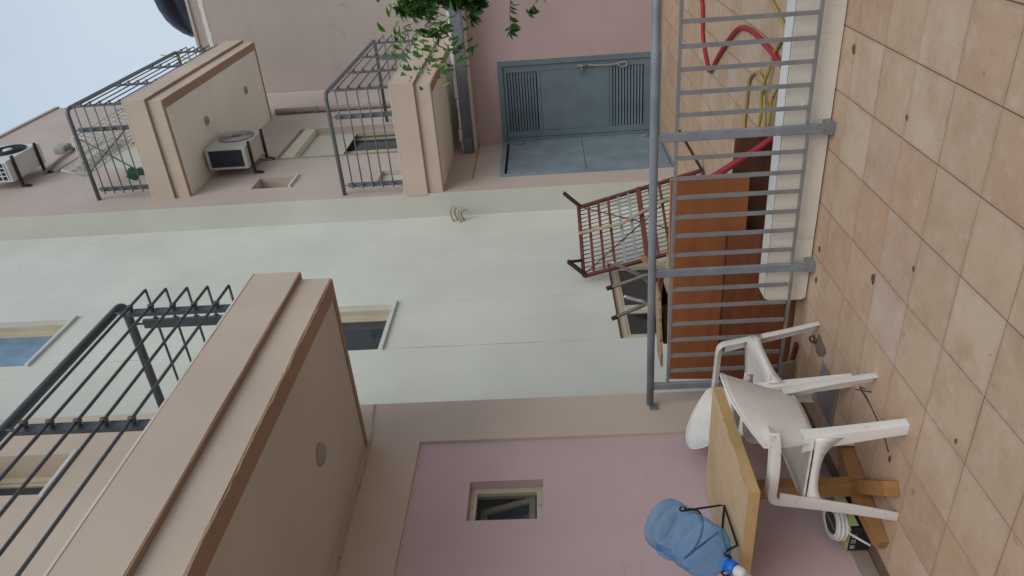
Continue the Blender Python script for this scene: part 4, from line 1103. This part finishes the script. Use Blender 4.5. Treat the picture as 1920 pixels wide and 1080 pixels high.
t = thing('bottle_stand', (-2.97, 2.7, .75), 'black bent wire stand carrying the tilted water bottle', 'stand')
g = MB(); r = .0055; zb = .7565
sideR = [(-2.965, 2.775, .985), (-2.935, 2.80, .96), (-2.94, 2.79, .94), (-2.955, 2.80, .915), (-2.965, 2.84, zb), (-2.94, 2.557, zb), (-2.905, 2.50, .835)]
xr = MJ @ Vector((0, 0, .40))
def cradle(zz, rr, a0, a1): return [MJ @ Vector((rr*math.cos(a0+(a1-a0)*k/14), rr*math.sin(a0+(a1-a0)*k/14), zz)) for k in range(15)]
loopN = [MJ @ Vector((.0385*math.cos(a_), .0385*math.sin(a_), .415)) for a_ in [math.pi*(1.95-1.0*k/10) for k in range(11)]]
saddle = [MJ @ Vector((.142*math.cos(a_), .142*math.sin(a_), .15)) for a_ in [math.pi*(1.98-.96*k/18) for k in range(19)]]
def leg_side(sd):
    bx0 = -2.965+(0 if sd > 0 else -.20)*1; bx1 = -2.94+(0 if sd > 0 else -.20)
    e0 = saddle[0] if (saddle[0].x > saddle[-1].x) == (sd > 0) else saddle[-1]
    e1 = loopN[0] if (loopN[0].x > loopN[-1].x) == (sd > 0) else loopN[-1]
    dn = (e1 - (MJ @ Vector((0, 0, .415)))).normalized()
    path = [e0, Vector((bx0, 2.842, zb+.02)), Vector((bx0, 2.838, zb)), Vector((bx1, 2.56, zb)), Vector((bx1+.002, 2.553, zb+.004)), e1+dn*.03+Vector((0, 0, -.004)), e1+dn*.012+Vector((0, 0, .012)), e1]
    g.tube(path, r, 8)
    if sd > 0: g.tube(arc(e0+Vector((.012, 0, .01)), .014, 0, 5.8, 12, (1, 0, 0), (0, 0, 1)), r*.9, 6)
leg_side(1); leg_side(-1)
g.tube(saddle, r, 8); g.tube(loopN, r, 8)
g.tube([(-2.965, 2.838, zb), (-3.165, 2.838, zb)], r, 8)
g.build('wire', M['blackwire'], t)

# ------------------------------------------------------------------ cable coil on a printed carton under the table
t = thing('carton', (-3.19, 2.85, 0), 'small carton with pale green top and black printed side under the table', 'carton')
bx = (-3.262, -3.10, 2.78, 3.02)
MB().box(*bx, .001, .112, .002).build('box', M['card_black'], t)
MB().box(bx[0], bx[1], bx[2], bx[3], .1122, .1135).build('lid', M['card_green'], t)
MB().box(bx[1]+.0003, bx[1]+.0012, 2.80, 3.01, .066, .111).build('green_band', M['card_green'], t)
g = MB(); fy = bx[2]-.0008
for k, x in enumerate((-3.245, -3.205, -3.165)):
    g.box(x, x+.024, fy, fy+.0006, .078, .080); g.box(x, x+.024, fy, fy+.0006, .098, .100); g.box(x, x+.002, fy, fy+.0006, .080, .098); g.box(x+.022, x+.024, fy, fy+.0006, .080, .098)
    if k == 0: g.box(x+.006, x+.014, fy, fy+.0006, .084, .096); g.box(x+.014, x+.02, fy, fy+.0006, .088, .092)
    if k == 1: g.box(x+.006, x+.018, fy, fy+.0006, .087, .090); g.box(x+.010, x+.013, fy, fy+.0006, .083, .087)
    if k == 2: g.box(x+.006, x+.010, fy, fy+.0006, .084, .094); g.box(x+.014, x+.018, fy, fy+.0006, .084, .094)
g.build('printed_symbols', M['ink'], t)
t = thing('cable_coil', (-3.16, 2.88, .1145), 'coil of white cable with a dark lettered label on the carton under the table', 'cable')
RC = Matrix.Rotation(R(10), 3, 'Y'); cc = Vector((-3.162, 2.885, .128))
def cp_(r, a, h): return cc + RC @ Vector((r*math.cos(a)*.82, r*math.sin(a)*1.1, h))
for (r, h) in ((.088, .0), (.092, .02), (.088, .04), (.075, .042), (.076, .002)):
    g = MB(); g.tube([cp_(r*(1+.02*math.sin(5*a_+h*90)), a_, h) for a_ in [2*math.pi*k/32 for k in range(33)]], .0105, 8); g.build('turn', M['whitetap'], t)
g = MB(); ring = [cp_(.071, 2*math.pi*k/28, .046) for k in range(28)]; ring2 = [cp_(.071, 2*math.pi*k/28, .042) for k in range(28)]
g.add(ring+ring2, [tuple(range(28)), tuple(range(28, 56))[::-1]]+[(k, (k+1) % 28, 28+(k+1) % 28, 28+k) for k in range(28)]); g.build('label_disc', M['label'], t)
g = MB(); rs = random.Random(5)
for k in range(11):
    y = -.058+k*.0105; 
    for (x0, x1) in ((-.008, -.005), (.002, .005)):
        if rs.random() < .8: g.add([cc+RC @ Vector(p) for p in ((x0, y, .0466), (x1, y, .0466), (x1, y+.007, .0466), (x0, y+.007, .0466))], [(0, 1, 2, 3)])
    g.add([cc+RC @ Vector(p) for p in ((-.008, y, .0466), (.005, y, .0466), (.005, y+.0018, .0466), (-.008, y+.0018, .0466))], [(0, 1, 2, 3)])
g.build('lettering', M['ink'], t)
g = MB(); g.tube([cp_(.09, -1.2, .0), cp_(.12, -1.25, -.03), cp_(.17, -1.3, -.085)], .006, 8); g.build('cable_end', M['whitetap'], t)

# ------------------------------------------------------------------ tree: trunk beyond the right edge, twigs hanging into the picture
t = thing('tree', (.35, 5.3, 0), 'leafy green tree whose twigs hang in front of the lower balcony', 'tree')
g = MB(); g.box(-.15, .85, 4.9, 5.7, .001, .02); tag(g.build('soil_bed', M['soil']), kind='structure')
tp = spline([(.35, 5.3, 0), (.33, 5.28, .8), (.25, 5.22, 1.6), (.12, 5.1, 2.3), (.1, 5.0, 2.9), (.2, 4.9, 3.6)], 6)
g = MB(); g.tube(tp, [.075-.055*i/(len(tp)-1) for i in range(len(tp))], 10); g.build('trunk', M['bark'], t)
rs = random.Random(17)
leaf_mesh = []
for kk in range(3):
    lm = MB(); rows = []; L, Wd, bend = 1., .17+.04*kk, .16+.1*kk
    for i in range(6):
        u = i/5; wdt = Wd*math.sin(math.pi*(u**.75)*.97+.05)
        rows.append([(u*L, v_*wdt, -bend*u*u + .10*abs(v_)*wdt/Wd) for v_ in (-1, 0, 1)])
    lm2 = MB(); fs = []; vs = [p for r_ in rows for p in r_]
    for i in range(5):
        for j in range(2): a = i*3+j; fs.append((a, a+1, a+4, a+3))
    lm2.add(vs, fs, True); leaf_mesh.append(lm2)
lo = None; leaves = []
def add_leaf(p, d, size):
    leaves.append((Vector(p), Vector(d).normalized(), size))
def twig(pts, r0, nleaf, size, spread=.5, tipcluster=0):
    P_ = spline(pts, 6); g = MB(); g.tube(P_, [max(.0016, r0*(1-.8*i/(len(P_)-1))) for i in range(len(P_))], 5); g.build('branch', M['bark'], t)
    for k in range(nleaf):
        u = (k+.5)/nleaf; u = .15+.85*u; i = min(int(u*(len(P_)-1)), len(P_)-2); p = P_[i].lerp(P_[i+1], rs.random())
        d = (P_[i+1]-P_[i]).normalized(); sd_ = Vector((rs.gauss(0, 1), rs.gauss(0, 1), rs.gauss(0, 1)-.35)); sd_ -= d*sd_.dot(d)*.7
        add_leaf(p, d*.55+sd_.normalized()*.8+Vector((0, 0, -.2)), size*rs.uniform(.65, 1.15))
    for k in range(tipcluster):
        add_leaf(P_[-1]-(P_[-1]-P_[-2])*rs.random(), (P_[-1]-P_[-2]).normalized()*.6+Vector((rs.gauss(0, .6), rs.gauss(0, .6), rs.gauss(-.2, .6))), size*rs.uniform(.7, 1.1))
B_ = [(.1, 5.0, 2.9), (.12, 5.1, 2.3), (.14, 5.12, 2.0), (.22, 5.2, 1.7)]
main = [(B_[1], [(-.30, 4.95, 2.15), (-.55, 4.8, 2.02), (-.70, 4.55, 1.99), (-.79, 4.38, 1.97), (-.86, 4.3, 1.955)], .010, 46, 12),
        (B_[1], [(-.3, 4.9, 2.25), (-.6, 4.6, 2.06), (-.70, 4.5, 2.08), (-.76, 4.42, 2.06)], .008, 36, 8),
        (B_[0], [(-.2, 4.75, 2.55), (-.50, 4.62, 2.37), (-.63, 4.5, 2.30), (-.735, 4.4, 2.265), (-.80, 4.33, 2.265), (-.855, 4.3, 2.26)], .009, 50, 8),
        (B_[0], [(-.2, 4.8, 2.5), (-.52, 4.65, 2.25), (-.66, 4.5, 2.22), (-.70, 4.4, 2.21)], .008, 40, 6),
        (B_[1], [(-.3, 4.85, 2.2), (-.58, 4.7, 2.10), (-.70, 4.5, 2.10), (-.79, 4.4, 2.145), (-.86, 4.33, 2.20), (-.905, 4.3, 2.225)], .007, 34, 14),
        (B_[2], [(-.3, 4.95, 1.9), (-.55, 4.85, 1.82), (-.65, 4.7, 1.85), (-.72, 4.55, 1.83)], .007, 26, 6),
        (B_[3], [(-.3, 5.0, 1.7), (-.57, 4.85, 1.63), (-.68, 4.6, 1.67), (-.778, 4.5, 1.735), (-.86, 4.4, 1.755), (-.955, 4.4, 1.752)], .005, 16, 13),
        (B_[3], [(-.3, 5.0, 1.5), (-.6, 4.8, 1.43), (-.705, 4.6, 1.48), (-.775, 4.5, 1.535), (-.84, 4.5, 1.615), (-.885, 4.5, 1.645)], .004, 11, 6),
        (B_[3], [(-.3, 5.0, 1.35), (-.59, 4.7, 1.29), (-.67, 4.6, 1.34), (-.745, 4.5, 1.372)], .004, 3, 4),
        (B_[2], [(-.3, 4.9, 1.75), (-.62, 4.7, 1.56), (-.70, 4.6, 1.57), (-.80, 4.55, 1.56)], .004, 9, 4)]
for (b0, pts_, r0, nl, tc_) in main:
    big = nl > 20
    pts_ = [(p_[0]+.15, p_[1], p_[2]) for p_ in pts_]
    twig([b0]+pts_, r0, int(nl*1.7), .056, .5, int(tc_*1.6))
    if big:                                            # side twigs make the clumps dense
        for q in pts_[1:-1]:
            for rep_ in range(7):
                q2 = Vector(q)+Vector((rs.uniform(-.05, .13), rs.uniform(-.25, .15), rs.uniform(-.13, .14)))
                twig([q, Vector(q).lerp(q2, .5)+Vector((0, 0, .012)), q2], .003, 26, .056, .5, 7)
for k in range(16):                                   # the rest of the crown, out of the picture to the right
    a = rs.uniform(-1.2, 2.2); z = rs.uniform(1.9, 4.2); e = Vector((.15, 5.0, z))
    q = e+Vector((math.cos(a)*rs.uniform(.5, .9)+.15, math.sin(a)*rs.uniform(.4, .9), rs.uniform(-.1, .5)))
    twig([(.15, 5.05, min(z, 3.3)-.2), e.lerp(q, .5)+Vector((0, 0, .1)), q], .008, 42, .07, .5, 10)
lo = [mb_.build('leaf', M['leaf'], t) for mb_ in leaf_mesh]
def leaf_mat(p, d, s):
    ux = d; uz = Vector((rs.gauss(0, .5), rs.gauss(0, .5), 1)); uy = uz.cross(ux).normalized(); uz = ux.cross(uy)
    return Matrix.Translation(p) @ Matrix((ux, uy, uz)).transposed().to_4x4() @ Matrix.Scale(s, 4)
def lmat(p, d, s):
    return leaf_mat(p, d, s)
leaves.sort(key=lambda q: (q[0]-Vector((-.9, 4.4, 2.2))).length)
tl = Matrix.Translation(-t.location)
for k, (p, d, s) in enumerate(leaves[:298]):
    src = lo[k % 3]
    if k < 3: o = src
    else: o = src.copy(); COL.objects.link(o)
    o.matrix_local = tl @ lmat(p, d, s)
rest = MB()
for (p, d, s) in leaves[298:]:
    m_ = lmat(p, d, s); q = leaf_mesh[rs.randrange(3)]; rest.add([m_ @ (Vector(v_)+t.location*0) for v_ in q.v], q.f, True)
if rest.v: tag(rest.build('foliage', M['leaf'], t), kind='stuff')
